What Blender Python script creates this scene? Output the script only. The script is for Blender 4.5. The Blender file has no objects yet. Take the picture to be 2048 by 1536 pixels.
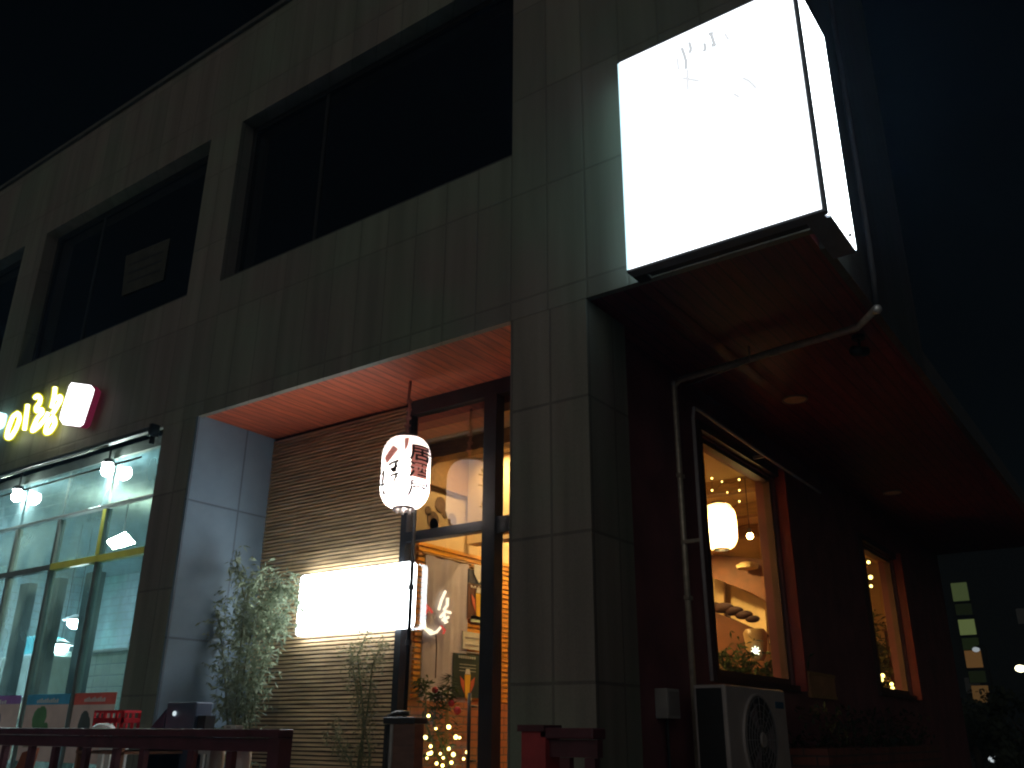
import bpy, bmesh, math, random
from mathutils import Vector, Matrix
random.seed(7)
S = bpy.context.scene
COL = S.collection
R = math.radians
# ---------------------------------------------------------------- camera
YAW, PITCH, ROLL, FPX = 0.62695938, 0.37426858, 0.00784616, 1780.8
CAM = Vector((0, 0, 1.6))
_f = Vector((-math.sin(YAW)*math.cos(PITCH), math.cos(YAW)*math.cos(PITCH), math.sin(PITCH)))
_r0 = Vector((math.cos(YAW), math.sin(YAW), 0)); _u0 = _r0.cross(_f)
_r = _r0*math.cos(ROLL) + _u0*math.sin(ROLL); _u = -_r0*math.sin(ROLL) + _u0*math.cos(ROLL)
cam = bpy.data.cameras.new('camera'); co = bpy.data.objects.new('camera', cam); COL.objects.link(co)
cam.sensor_width = 36; cam.lens = FPX/2048*36; cam.clip_end = 2000; cam.clip_start = .05
M = Matrix((_r, _u, -_f)).transposed().to_4x4(); M.translation = CAM; co.matrix_world = M
S.camera = co
cam.dof.use_dof = False

def at(px, py, ax, v):
    """where the sight line through a photo pixel meets the plane ax = v"""
    d = _r*(px-1024) - _u*(py-768) + _f*FPX
    i = 'XYZ'.index(ax); t = (v-CAM[i])/d[i]
    return CAM + d*t
# ---------------------------------------------------------------- world, faint city glow
W = bpy.data.worlds.new('World'); S.world = W; W.use_nodes = True
nt = W.node_tree; bg = nt.nodes['Background']
sky = nt.nodes.new('ShaderNodeTexSky'); sky.sky_type = 'NISHITA'; sky.sun_disc = False
sky.sun_elevation = R(4); sky.sun_rotation = R(185)
nt.links.new(sky.outputs[0], bg.inputs[0]); bg.inputs[1].default_value = 0.0007
sl = bpy.data.lights.new('street_glow', 'SUN'); sl.energy = .32; sl.angle = R(85); sl.color = (1, .97, .86)
so = bpy.data.objects.new('street_glow', sl); COL.objects.link(so)
so.rotation_euler = Vector((-.24, 1, -.10)).to_track_quat('-Z', 'Y').to_euler()
S.view_settings.view_transform = 'Standard'; S.view_settings.look = 'None'
S.view_settings.exposure = 0; S.view_settings.gamma = 1
S.render.engine = 'CYCLES'
cy = S.cycles; cy.use_denoising = True; cy.filter_width = 2.1; cy.caustics_reflective = False; cy.caustics_refractive = False
cy.max_bounces = 10; cy.diffuse_bounces = 3; cy.glossy_bounces = 4; cy.transparent_max_bounces = 24; cy.sample_clamp_indirect = 4
cy.use_light_tree = True

# ---------------------------------------------------------------- materials
def _m(name):
    m = bpy.data.materials.new(name); m.use_nodes = True
    return m, m.node_tree.nodes, m.node_tree.links, m.node_tree.nodes['Principled BSDF']
def wallvec(N, L):
    g = N.new('ShaderNodeNewGeometry'); s = N.new('ShaderNodeSeparateXYZ'); L.new(g.outputs['Position'], s.inputs[0])
    a = N.new('ShaderNodeMath'); a.operation = 'ADD'; L.new(s.outputs[0], a.inputs[0]); L.new(s.outputs[1], a.inputs[1])
    c = N.new('ShaderNodeCombineXYZ'); L.new(a.outputs[0], c.inputs[0]); L.new(s.outputs[2], c.inputs[1])
    return c.outputs[0], g.outputs['Position']
def mat(name, col, rough=.6, metal=0., var=.15, scale=6., bump=.0, spec=.5, stretch=(1, 1, 1)):
    m, N, L, P = _m(name)
    P.inputs['Roughness'].default_value = rough; P.inputs['Metallic'].default_value = metal
    P.inputs['Specular IOR Level'].default_value = spec
    tc = N.new('ShaderNodeTexCoord'); mp = N.new('ShaderNodeMapping'); mp.inputs['Scale'].default_value = stretch
    L.new(tc.outputs['Object'], mp.inputs[0])
    n = N.new('ShaderNodeTexNoise'); n.inputs['Scale'].default_value = scale; n.inputs['Detail'].default_value = 6
    L.new(mp.outputs[0], n.inputs['Vector'])
    r = N.new('ShaderNodeValToRGB'); L.new(n.outputs['Fac'], r.inputs[0])
    r.color_ramp.elements[0].position = .3; r.color_ramp.elements[1].position = .7
    r.color_ramp.elements[0].color = (*[max(0, c*(1-var)) for c in col], 1)
    r.color_ramp.elements[1].color = (*[min(1, c*(1+var)) for c in col], 1)
    L.new(r.outputs[0], P.inputs['Base Color'])
    if bump:
        b = N.new('ShaderNodeBump'); b.inputs['Strength'].default_value = bump; b.inputs['Distance'].default_value = .01
        L.new(n.outputs['Fac'], b.inputs['Height']); L.new(b.outputs[0], P.inputs['Normal'])
    return m
def stone(name, c1, c2, mortar, bw, rh, off=0., ox=0., oz=0., ms=.012, var=.35, rough=.55):
    m, N, L, P = _m(name)
    v, pos = wallvec(N, L)
    mp = N.new('ShaderNodeMapping'); mp.inputs['Location'].default_value = (ox, oz, 0); L.new(v, mp.inputs[0])
    b = N.new('ShaderNodeTexBrick'); b.offset = off; b.inputs['Scale'].default_value = 1
    b.inputs['Brick Width'].default_value = bw; b.inputs['Row Height'].default_value = rh
    b.inputs['Mortar Size'].default_value = ms; b.inputs['Mortar Smooth'].default_value = .3
    b.inputs['Color1'].default_value = (*c1, 1); b.inputs['Color2'].default_value = (*c2, 1); b.inputs['Mortar'].default_value = (*mortar, 1)
    L.new(mp.outputs[0], b.inputs[0])
    n = N.new('ShaderNodeTexNoise'); n.inputs['Scale'].default_value = 1.3; n.inputs['Detail'].default_value = 8; n.inputs['Roughness'].default_value = .65
    L.new(pos, n.inputs['Vector'])
    n2 = N.new('ShaderNodeTexNoise'); n2.inputs['Scale'].default_value = 160; n2.inputs['Detail'].default_value = 3; L.new(pos, n2.inputs['Vector'])
    ad = N.new('ShaderNodeMath'); ad.operation = 'ADD'; L.new(n.outputs[0], ad.inputs[0]); 
    ms_ = N.new('ShaderNodeMapping'); ms_.inputs['Scale'].default_value = (5, 5, .35); L.new(pos, ms_.inputs[0])
    n3 = N.new('ShaderNodeTexNoise'); n3.inputs['Scale'].default_value = 1; n3.inputs['Detail'].default_value = 5; L.new(ms_.outputs[0], n3.inputs['Vector'])
    n = n3 if 'reveal' not in name else n
    L.new(n.outputs[0], ad.inputs[0])
    mu = N.new('ShaderNodeMath'); mu.operation = 'MULTIPLY'; mu.inputs[1].default_value = .45; L.new(n2.outputs[0], mu.inputs[0]); L.new(mu.outputs[0], ad.inputs[1])
    r = N.new('ShaderNodeMapRange'); r.inputs[1].default_value = .45; r.inputs[2].default_value = 1.0; r.inputs[3].default_value = 1-var; r.inputs[4].default_value = 1+var
    L.new(ad.outputs[0], r.inputs[0])
    mx = N.new('ShaderNodeVectorMath'); mx.operation = 'SCALE'; L.new(b.outputs[0], mx.inputs[0]); L.new(r.outputs[0], mx.inputs['Scale'])
    tn = N.new('ShaderNodeTexNoise'); tn.inputs['Scale'].default_value = .9; tn.inputs['Detail'].default_value = 4; L.new(pos, tn.inputs['Vector'])
    tr_ = N.new('ShaderNodeValToRGB'); L.new(tn.outputs[0], tr_.inputs[0]); tr_.color_ramp.elements[0].position = .38; tr_.color_ramp.elements[1].position = .64
    tr_.color_ramp.elements[0].color = (1.0, .86, .82, 1); tr_.color_ramp.elements[1].color = (.88, 1.0, .84, 1)
    tm = N.new('ShaderNodeVectorMath'); tm.operation = 'MULTIPLY'; L.new(mx.outputs[0], tm.inputs[0]); L.new(tr_.outputs[0], tm.inputs[1])
    L.new(tm.outputs[0] if 'reveal' not in name else mx.outputs[0], P.inputs['Base Color']); P.inputs['Roughness'].default_value = rough
    bp = N.new('ShaderNodeBump'); bp.invert = True; bp.inputs['Strength'].default_value = .5; bp.inputs['Distance'].default_value = .006
    L.new(b.outputs['Fac'], bp.inputs['Height']); L.new(bp.outputs[0], P.inputs['Normal'])
    return m
def emit(name, col, st):
    m, N, L, P = _m(name); N.remove(P)
    e = N.new('ShaderNodeEmission'); e.inputs[0].default_value = (*col, 1); e.inputs[1].default_value = st
    L.new(e.outputs[0], N['Material Output'].inputs[0]); return m
def glass(name, tint=(1, 1, 1), dust=.0, ior=1.5):
    m, N, L, P = _m(name); N.remove(P)
    t = N.new('ShaderNodeBsdfTransparent'); t.inputs[0].default_value = (*tint, 1)
    g = N.new('ShaderNodeBsdfGlossy'); g.inputs['Roughness'].default_value = .015
    f = N.new('ShaderNodeFresnel'); f.inputs[0].default_value = ior
    ge = N.new('ShaderNodeNewGeometry'); fm_ = N.new('ShaderNodeMath'); fm_.operation = 'SUBTRACT'; fm_.use_clamp = True
    L.new(f.outputs[0], fm_.inputs[0]); L.new(ge.outputs['Backfacing'], fm_.inputs[1])   # mirror only off the outer face of each thin pane
    mx = N.new('ShaderNodeMixShader'); L.new(fm_.outputs[0], mx.inputs[0]); L.new(t.outputs[0], mx.inputs[1]); L.new(g.outputs[0], mx.inputs[2])
    out = mx.outputs[0]
    if dust:
        d = N.new('ShaderNodeBsdfDiffuse'); d.inputs[0].default_value = (.55, .77, .8, 1)
        tl = N.new('ShaderNodeBsdfTranslucent'); tl.inputs[0].default_value = (.55, .77, .8, 1)
        dd = N.new('ShaderNodeMixShader'); L.new(d.outputs[0], dd.inputs[1]); L.new(tl.outputs[0], dd.inputs[2])
        n = N.new('ShaderNodeTexNoise'); n.inputs['Scale'].default_value = 2.5; n.inputs['Detail'].default_value = 6; n.inputs['Distortion'].default_value = .4
        tc = N.new('ShaderNodeTexCoord'); mp = N.new('ShaderNodeMapping'); mp.inputs['Scale'].default_value = (1.0, 1, .7)
        L.new(tc.outputs['Object'], mp.inputs[0]); L.new(mp.outputs[0], n.inputs['Vector'])
        r = N.new('ShaderNodeMapRange'); r.inputs[1].default_value = .35; r.inputs[2].default_value = .7; r.inputs[3].default_value = dust*.12; r.inputs[4].default_value = dust
        L.new(n.outputs[0], r.inputs[0])
        m2 = N.new('ShaderNodeMixShader'); L.new(r.outputs[0], m2.inputs[0]); L.new(out, m2.inputs[1]); L.new(dd.outputs[0], m2.inputs[2]); out = m2.outputs[0]
    L.new(out, N['Material Output'].inputs[0]); return m
def paper(name, col, tr=.7):
    m, N, L, P = _m(name); N.remove(P)
    d = N.new('ShaderNodeBsdfDiffuse'); d.inputs[0].default_value = (*col, 1)
    t = N.new('ShaderNodeBsdfTranslucent'); t.inputs[0].default_value = (*col, 1)
    mx = N.new('ShaderNodeMixShader'); mx.inputs[0].default_value = tr
    L.new(d.outputs[0], mx.inputs[1]); L.new(t.outputs[0], mx.inputs[2]); L.new(mx.outputs[0], N['Material Output'].inputs[0]); return m

STONE = stone('granite_cladding', (.255, .258, .236), (.213, .218, .203), (.185, .187, .175), .344, .95, 0, ox=.02, oz=.05, var=.25)
STONE_P = stone('granite_pillar', (.25, .252, .228), (.205, .209, .19), (.15, .15, .14), .344, .95, 0, ox=.0, oz=.0)
STONE_D = stone('granite_reveal', (.20, .29, .37), (.185, .27, .35), (.12, .165, .21), .6, 1.3, 0, ox=.1, oz=.2, var=.2)
REDWALL = mat('dark_red_wall', (.17, .06, .065), .6, var=.25, scale=3, bump=.1)
def planks(name, c1, c2, w, rough=.35):
    m, N, L, P = _m(name)
    g = N.new('ShaderNodeNewGeometry'); s = N.new('ShaderNodeSeparateXYZ'); L.new(g.outputs['Position'], s.inputs[0])
    c = N.new('ShaderNodeCombineXYZ'); L.new(s.outputs[1], c.inputs[0]); L.new(s.outputs[0], c.inputs[1])
    b = N.new('ShaderNodeTexBrick'); b.offset = .37; b.inputs['Scale'].default_value = 1; b.inputs['Brick Width'].default_value = 2.4
    b.inputs['Row Height'].default_value = w; b.inputs['Mortar Size'].default_value = .006
    b.inputs['Color1'].default_value = (*c1, 1); b.inputs['Color2'].default_value = (*c2, 1); b.inputs['Mortar'].default_value = (*[x*.35 for x in c1], 1)
    L.new(c.outputs[0], b.inputs[0])
    mp = N.new('ShaderNodeMapping'); mp.inputs['Scale'].default_value = (18, 1.2, 1); L.new(g.outputs['Position'], mp.inputs[0])
    n = N.new('ShaderNodeTexNoise'); n.inputs['Scale'].default_value = 3; n.inputs['Detail'].default_value = 5; L.new(mp.outputs[0], n.inputs['Vector'])
    r = N.new('ShaderNodeMapRange'); r.inputs[1].default_value = .3; r.inputs[2].default_value = .7; r.inputs[3].default_value = .7; r.inputs[4].default_value = 1.3; L.new(n.outputs[0], r.inputs[0])
    mx = N.new('ShaderNodeVectorMath'); mx.operation = 'SCALE'; L.new(b.outputs[0], mx.inputs[0]); L.new(r.outputs[0], mx.inputs['Scale'])
    L.new(mx.outputs[0], P.inputs['Base Color']); P.inputs['Roughness'].default_value = rough
    bp = N.new('ShaderNodeBump'); bp.invert = True; bp.inputs['Strength'].default_value = .4; bp.inputs['Distance'].default_value = .004
    L.new(b.outputs['Fac'], bp.inputs['Height']); L.new(bp.outputs[0], P.inputs['Normal'])
    return m
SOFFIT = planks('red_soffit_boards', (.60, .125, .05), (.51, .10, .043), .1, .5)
SOFFIT_R = planks('shaded_soffit_boards', (.19, .036, .038), (.16, .03, .034), .1, .6)  # the same red boards, darkened so the colour holds the shade
def slatmat(name, c1, c2, w=.62):
    m, N, L, P = _m(name)
    v, pos = wallvec(N, L)
    b = N.new('ShaderNodeTexBrick'); b.offset = .45; b.inputs['Scale'].default_value = 1; b.inputs['Brick Width'].default_value = w*1.7; b.inputs['Row Height'].default_value = .95
    b.inputs['Color1'].default_value = (*c1, 1); b.inputs['Color2'].default_value = (*c2, 1); b.inputs['Mortar'].default_value = (*[x*.8 for x in c1], 1); b.inputs['Mortar Size'].default_value = .004
    L.new(v, b.inputs[0])
    mp = N.new('ShaderNodeMapping'); mp.inputs['Scale'].default_value = (1.2, 1.2, 22); L.new(pos, mp.inputs[0])
    n = N.new('ShaderNodeTexNoise'); n.inputs['Scale'].default_value = 2.2; n.inputs['Detail'].default_value = 5; L.new(mp.outputs[0], n.inputs['Vector'])
    r = N.new('ShaderNodeMapRange'); r.inputs[1].default_value = .3; r.inputs[2].default_value = .7; r.inputs[3].default_value = .55; r.inputs[4].default_value = 1.45; L.new(n.outputs[0], r.inputs[0])
    mx = N.new('ShaderNodeVectorMath'); mx.operation = 'SCALE'; L.new(b.outputs[0], mx.inputs[0]); L.new(r.outputs[0], mx.inputs['Scale'])
    L.new(mx.outputs[0], P.inputs['Base Color']); P.inputs['Roughness'].default_value = .55
    return m
SLAT = slatmat('brown_wood_slats', (.76, .54, .30), (.54, .37, .21))
SLATBACK = mat('slat_backing', (.045, .022, .015), .8)
ORSLAT = slatmat('honey_wood_slats', (.75, .34, .03), (.68, .3, .03))
DARKMETAL = mat('dark_painted_steel', (.025, .027, .032), .35, .3, var=.2)
BLACK = mat('black_paint', (.012, .012, .013), .5)
WINGLASS = mat('dark_upper_glass', (.008, .009, .010), .06, 0, var=.05)
FRAME_B = mat('dark_bronze_frame', (.010, .010, .009), .6, 0)
GLASS = glass('clear_door_glass', ior=1.85)
GLASS_S = glass('shop_glass', (.86, .97, 1), dust=.36)
GLASS_W = glass('window_glass', (1, .97, .9))
STEEL = mat('galvanised_pipe', (.56, .49, .40), .38, .45, var=.2, scale=20)
CREAM = mat('cream_plaster', (.74, .56, .30), .8, var=.08, scale=2)
BEAMWOOD = mat('interior_beam_wood', (.33, .19, .07), .6, var=.3, stretch=(1, 8, 8))
MAROON = mat('maroon_painted_timber', (.10, .026, .036), .5, var=.3, scale=8, bump=.2)
REDPOST = mat('red_painted_post', (.42, .045, .05), .5, var=.2, scale=9)
WHITE = mat('white_plastic', (.75, .75, .72), .4, var=.06)
GREY = mat('grey_plastic', (.32, .31, .3), .5, var=.15)
CONC = mat('concrete_paving', (.2, .2, .19), .85, var=.25, scale=3, bump=.2)
ASPH = mat('asphalt', (.05, .05, .05), .9, var=.3, scale=30, bump=.3)

# ---------------------------------------------------------------- mesh helpers
class MB:
    def __init__(s): s.bm = bmesh.new()
    def box(s, a, b):
        a = Vector(a); b = Vector(b)
        lo = [min(a[i], b[i]) for i in range(3)]; hi = [max(a[i], b[i]) for i in range(3)]
        v = [s.bm.verts.new((x, y, z)) for x in (lo[0], hi[0]) for y in (lo[1], hi[1]) for z in (lo[2], hi[2])]
        for f in ((0, 1, 3, 2), (4, 6, 7, 5), (0, 4, 5, 1), (2, 3, 7, 6), (0, 2, 6, 4), (1, 5, 7, 3)): s.bm.faces.new([v[i] for i in f])
        return s
    def tube(s, pts, r, n=8, closed=False):
        pts = [Vector(p) for p in pts]; rs = r if isinstance(r, (list, tuple)) else [r]*len(pts)
        rings = []; up = None
        for i, p in enumerate(pts):
            if closed: t = pts[(i+1) % len(pts)] - pts[i-1]
            else: t = pts[min(i+1, len(pts)-1)] - pts[max(i-1, 0)]
            t.normalize()
            if up is None:
                up = t.orthogonal().normalized()
            up = (up - t*up.dot(t)); up = up.normalized() if up.length > 1e-6 else t.orthogonal().normalized()
            bi = t.cross(up)
            rings.append([s.bm.verts.new(p + (up*math.cos(2*math.pi*k/n) + bi*math.sin(2*math.pi*k/n))*rs[i]) for k in range(n)])
        m = len(rings)
        for i in range(m if closed else m-1):
            A, B = rings[i], rings[(i+1) % m]
            for k in range(n): s.bm.faces.new((A[k], A[(k+1) % n], B[(k+1) % n], B[k]))
        if not closed:
            s.bm.faces.new(rings[0][::-1]); s.bm.faces.new(rings[-1])
        return s
    def lathe(s, c, prof, n=24, axis='Z', cap=True):
        c = Vector(c); rings = []
        for r, h in prof:
            ring = []
            for k in range(n):
                a = 2*math.pi*k/n; x, y = r*math.cos(a), r*math.sin(a)
                q = {'Z': (x, y, h), 'X': (h, x, y), 'Y': (x, h, y)}[axis]
                ring.append(s.bm.verts.new(c+Vector(q)))
            rings.append(ring)
        for A, B in zip(rings, rings[1:]):
            for k in range(n): s.bm.faces.new((A[k], A[(k+1) % n], B[(k+1) % n], B[k]))
        if cap:
            s.bm.faces.new(rings[0][::-1]); s.bm.faces.new(rings[-1])
        return s
    def prism(s, pts, d):
        pts = [Vector(p) for p in pts]; d = Vector(d)
        A = [s.bm.verts.new(p) for p in pts]; B = [s.bm.verts.new(p+d) for p in pts]
        s.bm.faces.new(A); s.bm.faces.new(B[::-1]); n = len(pts)
        for k in range(n): s.bm.faces.new((A[k], B[k], B[(k+1) % n], A[(k+1) % n]))
        return s
    def quad(s, *p):
        s.bm.faces.new([s.bm.verts.new(Vector(q)) for q in p]); return s
    def sphere(s, c, r, n=10, sc=(1, 1, 1)):
        bmesh.ops.create_uvsphere(s.bm, u_segments=n, v_segments=max(4, n//2+1), radius=r, matrix=Matrix.Translation(c) @ Matrix.Diagonal((*sc, 1))); return s
    def build(s, name, m, parent=None, smooth=False, bevel=0):
        bmesh.ops.recalc_face_normals(s.bm, faces=s.bm.faces)
        me = bpy.data.meshes.new(name); s.bm.to_mesh(me); s.bm.free()
        if m: me.materials.append(m)
        if smooth:
            for p in me.polygons: p.use_smooth = True
        o = bpy.data.objects.new(name, me); COL.objects.link(o)
        if parent is not None: o.parent = parent; o.matrix_parent_inverse = parent.matrix_world.inverted() if False else Matrix.Translation(-Vector(world_loc(parent)))
        if bevel:
            b = o.modifiers.new('bevel', 'BEVEL'); b.width = bevel; b.segments = 2; b.limit_method = 'ANGLE'
        return o
def world_loc(o):
    v = Vector(o.location)
    if o.parent is not None:
        v = o.matrix_parent_inverse @ v + world_loc(o.parent)
    return v
def tag(o, label, cat, group=None, kind=None):
    o['label'] = label; o['category'] = cat
    if group: o['group'] = group
    if kind: o['kind'] = kind
    return o
def thing(name, label, cat, loc, group=None):
    o = bpy.data.objects.new(name, None); COL.objects.link(o); o.location = loc; o.empty_display_size = .1
    return tag(o, label, cat, group)
def struct(o, kind='structure'):
    o['kind'] = kind; return o
def txt(body, size, m, origin, right, up, out, name, parent, extrude=.002, align='CENTER'):
    """lettering as real geometry standing on a surface"""
    cu = bpy.data.curves.new('tmp', 'FONT'); cu.body = body; cu.size = size; cu.align_x = align; cu.align_y = 'CENTER'; cu.extrude = extrude
    ob = bpy.data.objects.new('tmp', cu); COL.objects.link(ob)
    dg = bpy.context.evaluated_depsgraph_get(); me = bpy.data.meshes.new_from_object(ob.evaluated_get(dg))
    bpy.data.objects.remove(ob)
    bm = bmesh.new(); bm.from_mesh(me); bpy.data.meshes.remove(me)
    r, u, n = Vector(right).normalized(), Vector(up).normalized(), Vector(out).normalized(); o0 = Vector(origin)
    for v in bm.verts: v.co = o0 + r*v.co.x + u*v.co.y + n*(v.co.z+extrude)
    b = MB(); b.bm.free(); b.bm = bm
    return b.build(name, m, parent)

# ================================================================= SETTING
g = MB(); g.quad((-400, -300, 0), (400, -300, 0), (400, 600, 0), (-400, 600, 0)); struct(g.build('ground', ASPH))
t = MB(); t.box((-30, 3.75, .004), (-1.5, 5.0, .65)); t.box((-2.97, 5.0, .004), (-1.5, 17, .65)); t.box((-7.52, 5.0, .004), (-3.64, 6.0, .65)); struct(t.build('terrace', CONC))
t = MB(); t.box((-4.5, 3.1, .004), (-2.8, 3.42, .24)); t.box((-4.5, 3.42, .004), (-2.8, 3.75, .45)); struct(t.build('terrace_steps', CONC))
t = MB(); t.box((-30, 1.7, .004), (6, 3.1, .13)); t.box((-1.5, 3.1, .004), (2.5, 60, .13)); struct(t.build('pavement', CONC, bevel=.02))

# ================================================================= BUILDING
B = thing('commercial_building', 'grey granite clad two storey corner building with dark upper windows and a red boarded overhang', 'building', (-8, 5, 0))
ZS, ZSILL, ZTOP, ZROOF = 4.57, 6.06, 8.13, 9.57
f = MB()
f.box((-26, 5, ZS-.02), (-1.3, 5.058, ZSILL)); f.box((-26, 5.058, ZS+.11), (-1.3, 5.28, ZSILL)); f.box((-26, 5, ZTOP), (-1.3, 5.28, ZROOF))
for a, b in ((-3.64, -1.3), (-8.05, -7.48), (-12.35, -11.75), (-26, -16.2)): f.box((a, 5, ZSILL), (b, 5.28, ZTOP))
f.build('facade_wall', STONE, B)
f = MB(); f.box((-1.358, 5.28, ZS-.02), (-1.3, 8.0, ZROOF)); f.box((-1.6, 5.28, ZS+.16), (-1.358, 8.0, ZROOF)); f.box((-26, 7.7, ZS+.05), (-1.6, 8.0, ZROOF)); f.build('side_wall', stone('shaded_side_cladding', (.09, .09, .1), (.08, .08, .09), (.07, .07, .07), .344, .95), B)  # darker copy of the cladding, shade put into its colour
f = MB(); f.box((-26.05, 4.96, ZROOF), (-1.26, 5.3, ZROOF+.06)); f.box((-1.62, 5.3, ZROOF), (-1.26, 8.04, ZROOF+.06)); f.build('coping', mat('coping_stone', (.09, .09, .085), .7), B)
f = MB(); f.box((-26, 5.28, ZROOF-.25), (-1.6, 7.7, ZROOF-.15)); f.box((-26, 8.0, 7.0), (-3.1, 17, 7.2)); f.build('roof', CONC, B)
f = MB(); f.box((-26, 8.0, 4.75), (-3.1, 17, 7.0)); f.build('rear_wing', REDWALL, B)
# upper windows
for i, (a, b) in enumerate(((-7.48, -3.64), (-11.75, -8.05), (-16.2, -12.35))):
    w = MB(); fr = .07; y0, y1 = 5.17, 5.25
    w.box((a, y0, ZSILL), (a+fr, y1, ZTOP)); w.box((b-fr, y0, ZSILL), (b, y1, ZTOP)); w.box((a+fr, y0, ZSILL), (b-fr, y1, ZSILL+fr)); w.box((a+fr, y0, ZTOP-fr), (b-fr, y1, ZTOP))
    x = a+(b-a)*.32; w.box((x-.02, y0+.015, ZSILL+fr), (x+.02, y1, ZTOP-fr))
    wo = w.build('window', FRAME_B, B)
    p = MB()
    p.box((a+fr, y0+.03, ZSILL+fr), (b-fr, y0+.04, ZTOP-fr)); p.build('pane', WINGLASS, wo)
    s_ = MB(); s_.box((a, 5.003, ZSILL-.0), (b, 5.17, ZSILL+.02)); s_.build('sill', mat('window_sill_stone', (.05, .055, .05), .6), wo)
# soffits
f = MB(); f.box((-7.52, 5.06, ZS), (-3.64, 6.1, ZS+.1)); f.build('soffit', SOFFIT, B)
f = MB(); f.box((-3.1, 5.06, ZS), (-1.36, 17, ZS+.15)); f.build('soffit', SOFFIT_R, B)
f = MB(); f.box((-1.36, 8.0, ZS-.02), (-1.3, 17, ZS+.22)); f.build('fascia', mat('grey_fascia', (.12, .12, .12), .5), B)
# pillars
f = MB(); f.box((-3.64, 5.003, .65), (-2.97, 5.58, ZS-.02)); f.build('pillar', STONE_P, B)
f = MB(); f.box((-8.1, 5.003, .0), (-7.55, 6.1, ZS-.02)); f.build('pillar', STONE_P, B)
f = MB(); f.box((-7.55, 5.01, .6), (-7.52, 6.0, ZS)); f.build('reveal', STONE_D, B)
# slat wall
f = MB(); f.box((-7.52, 6.0, .65), (-5.562, 6.12, ZS)); f.build('slat_backing', SLATBACK, B)
f = MB(); z = .68
while z < ZS-.03:
    f.box((-7.518, 5.976+random.uniform(-.002, .002), z), (-5.565, 6.0, z+.023)); z += .0365
f.build('slat_wall', SLAT, B)
# side wall B with two openings
XB = -3.1
f = MB()
W1 = (7.11, 8.98, 2.06, 4.12); W2 = (12.03, 13.68, 2.13, 3.97)
ys = [5.58, W1[0], W1[1], W2[0], W2[1], 17]
for k in (0, 2, 4): f.box((XB-.2, ys[k], .65), (XB, ys[k+1], ZS))
for w_ in (W1, W2):
    f.box((XB-.2, w_[0], .65), (XB, w_[1], w_[2])); f.box((XB-.2, w_[0], w_[3]), (XB, w_[1], ZS))
f.build('red_side_wall', REDWALL, B)
RED = mat('red_window_frame', (.24, .02, .014), .45, var=.15)
for k, w_ in enumerate((W1, W2)):
    y0, y1, z0, z1 = w_; m_ = MB()
    m_.box((XB+.002, y0-.07, z0-.06), (XB+.05, y0-.01, z1+.1))
    m_.box((XB+.002, y0-.01, z1+.02), (XB+.05, y1+.03, z1+.1)); m_.box((XB+.002, y0-.01, z0-.06), (XB+.05, y1+.03, z0-.01))
    wo = m_.build('window', mat('dark_casing', (.05, .02, .018), .5), B)
    m_ = MB(); m_.box((XB+.002, y1+.031, z0-.06), (XB+.115, y1+.065, z1+.1)); m_.build('red_jamb', RED, wo)
    n_ = MB(); 
    n_.box((XB-.1, y0, z0), (XB-.03, y0+.04, z1)); n_.box((XB-.1, y1-.05, z0), (XB-.03, y1, z1)); n_.box((XB-.1, y0+.04, z1-.04), (XB-.03, y1-.05, z1)); n_.box((XB-.1, y0+.04, z0), (XB-.03, y1-.05, z0+.05))
    n_.build('frame', mat('brown_window_sash', (.1, .05, .03), .5), wo)
    p_ = MB(); p_.box((XB-.07, y0+.04, z0+.05), (XB-.063, y1-.05, z1-.04)); p_.build('pane', GLASS_W, wo)
# door glazing in the recess
YG = 6.0
D = MB()
XD0, XD1 = -5.56, -3.64
D.box((XD0, YG-.05, ZS-.14), (XD1, YG+.05, ZS)); D.box((XD0, YG-.05, .65), (XD0+.07, YG+.05, ZS-.14))
cx = at(987, 1100, 'Y', YG).x
D.box((cx-.075, YG-.07, .65), (cx+.06, YG+.05, ZS-.14))
zt = at(900, 1062, 'Y', YG).z
D.box((XD0+.07, YG-.05, zt-.05), (cx-.075, YG+.05, zt+.035)); D.box((cx+.06, YG-.05, zt-.09), (XD1, YG+.05, zt+.05))
D.box((XD0+.07, YG-.04, .65), (cx-.075, YG+.04, .78))
do = D.build('door_frame', DARKMETAL, B)
d = MB(); d.box((XD0+.07, YG-.006, zt+.035), (cx-.075, YG+.004, ZS-.14)); d.build('pane', glass('reflective_fanlight_glass', (.8, .8, .8), ior=4.5), do)
d = MB(); d.box((XD0+.07, YG-.006, .78), (cx-.075, YG+.004, zt-.05)); d.build('pane', GLASS, do)
d = MB(); d.box((cx+.06, YG-.006, .65), (XD1, YG+.004, zt-.09)); d.box((cx+.06, YG-.006, zt+.05), (XD1, YG+.004, ZS-.14)); d.build('pane', GLASS, do)
d = MB(); d.tube([(cx-.14, YG-.1, 1.3), (cx-.14, YG-.1, 1.9)], .015); d.tube([(cx-.14, YG-.1, 1.4), (cx-.14, YG-.006, 1.4)], .01); d.tube([(cx-.14, YG-.1, 1.8), (cx-.14, YG-.006, 1.8)], .01); d.build('handle', BLACK, do, True)
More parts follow.
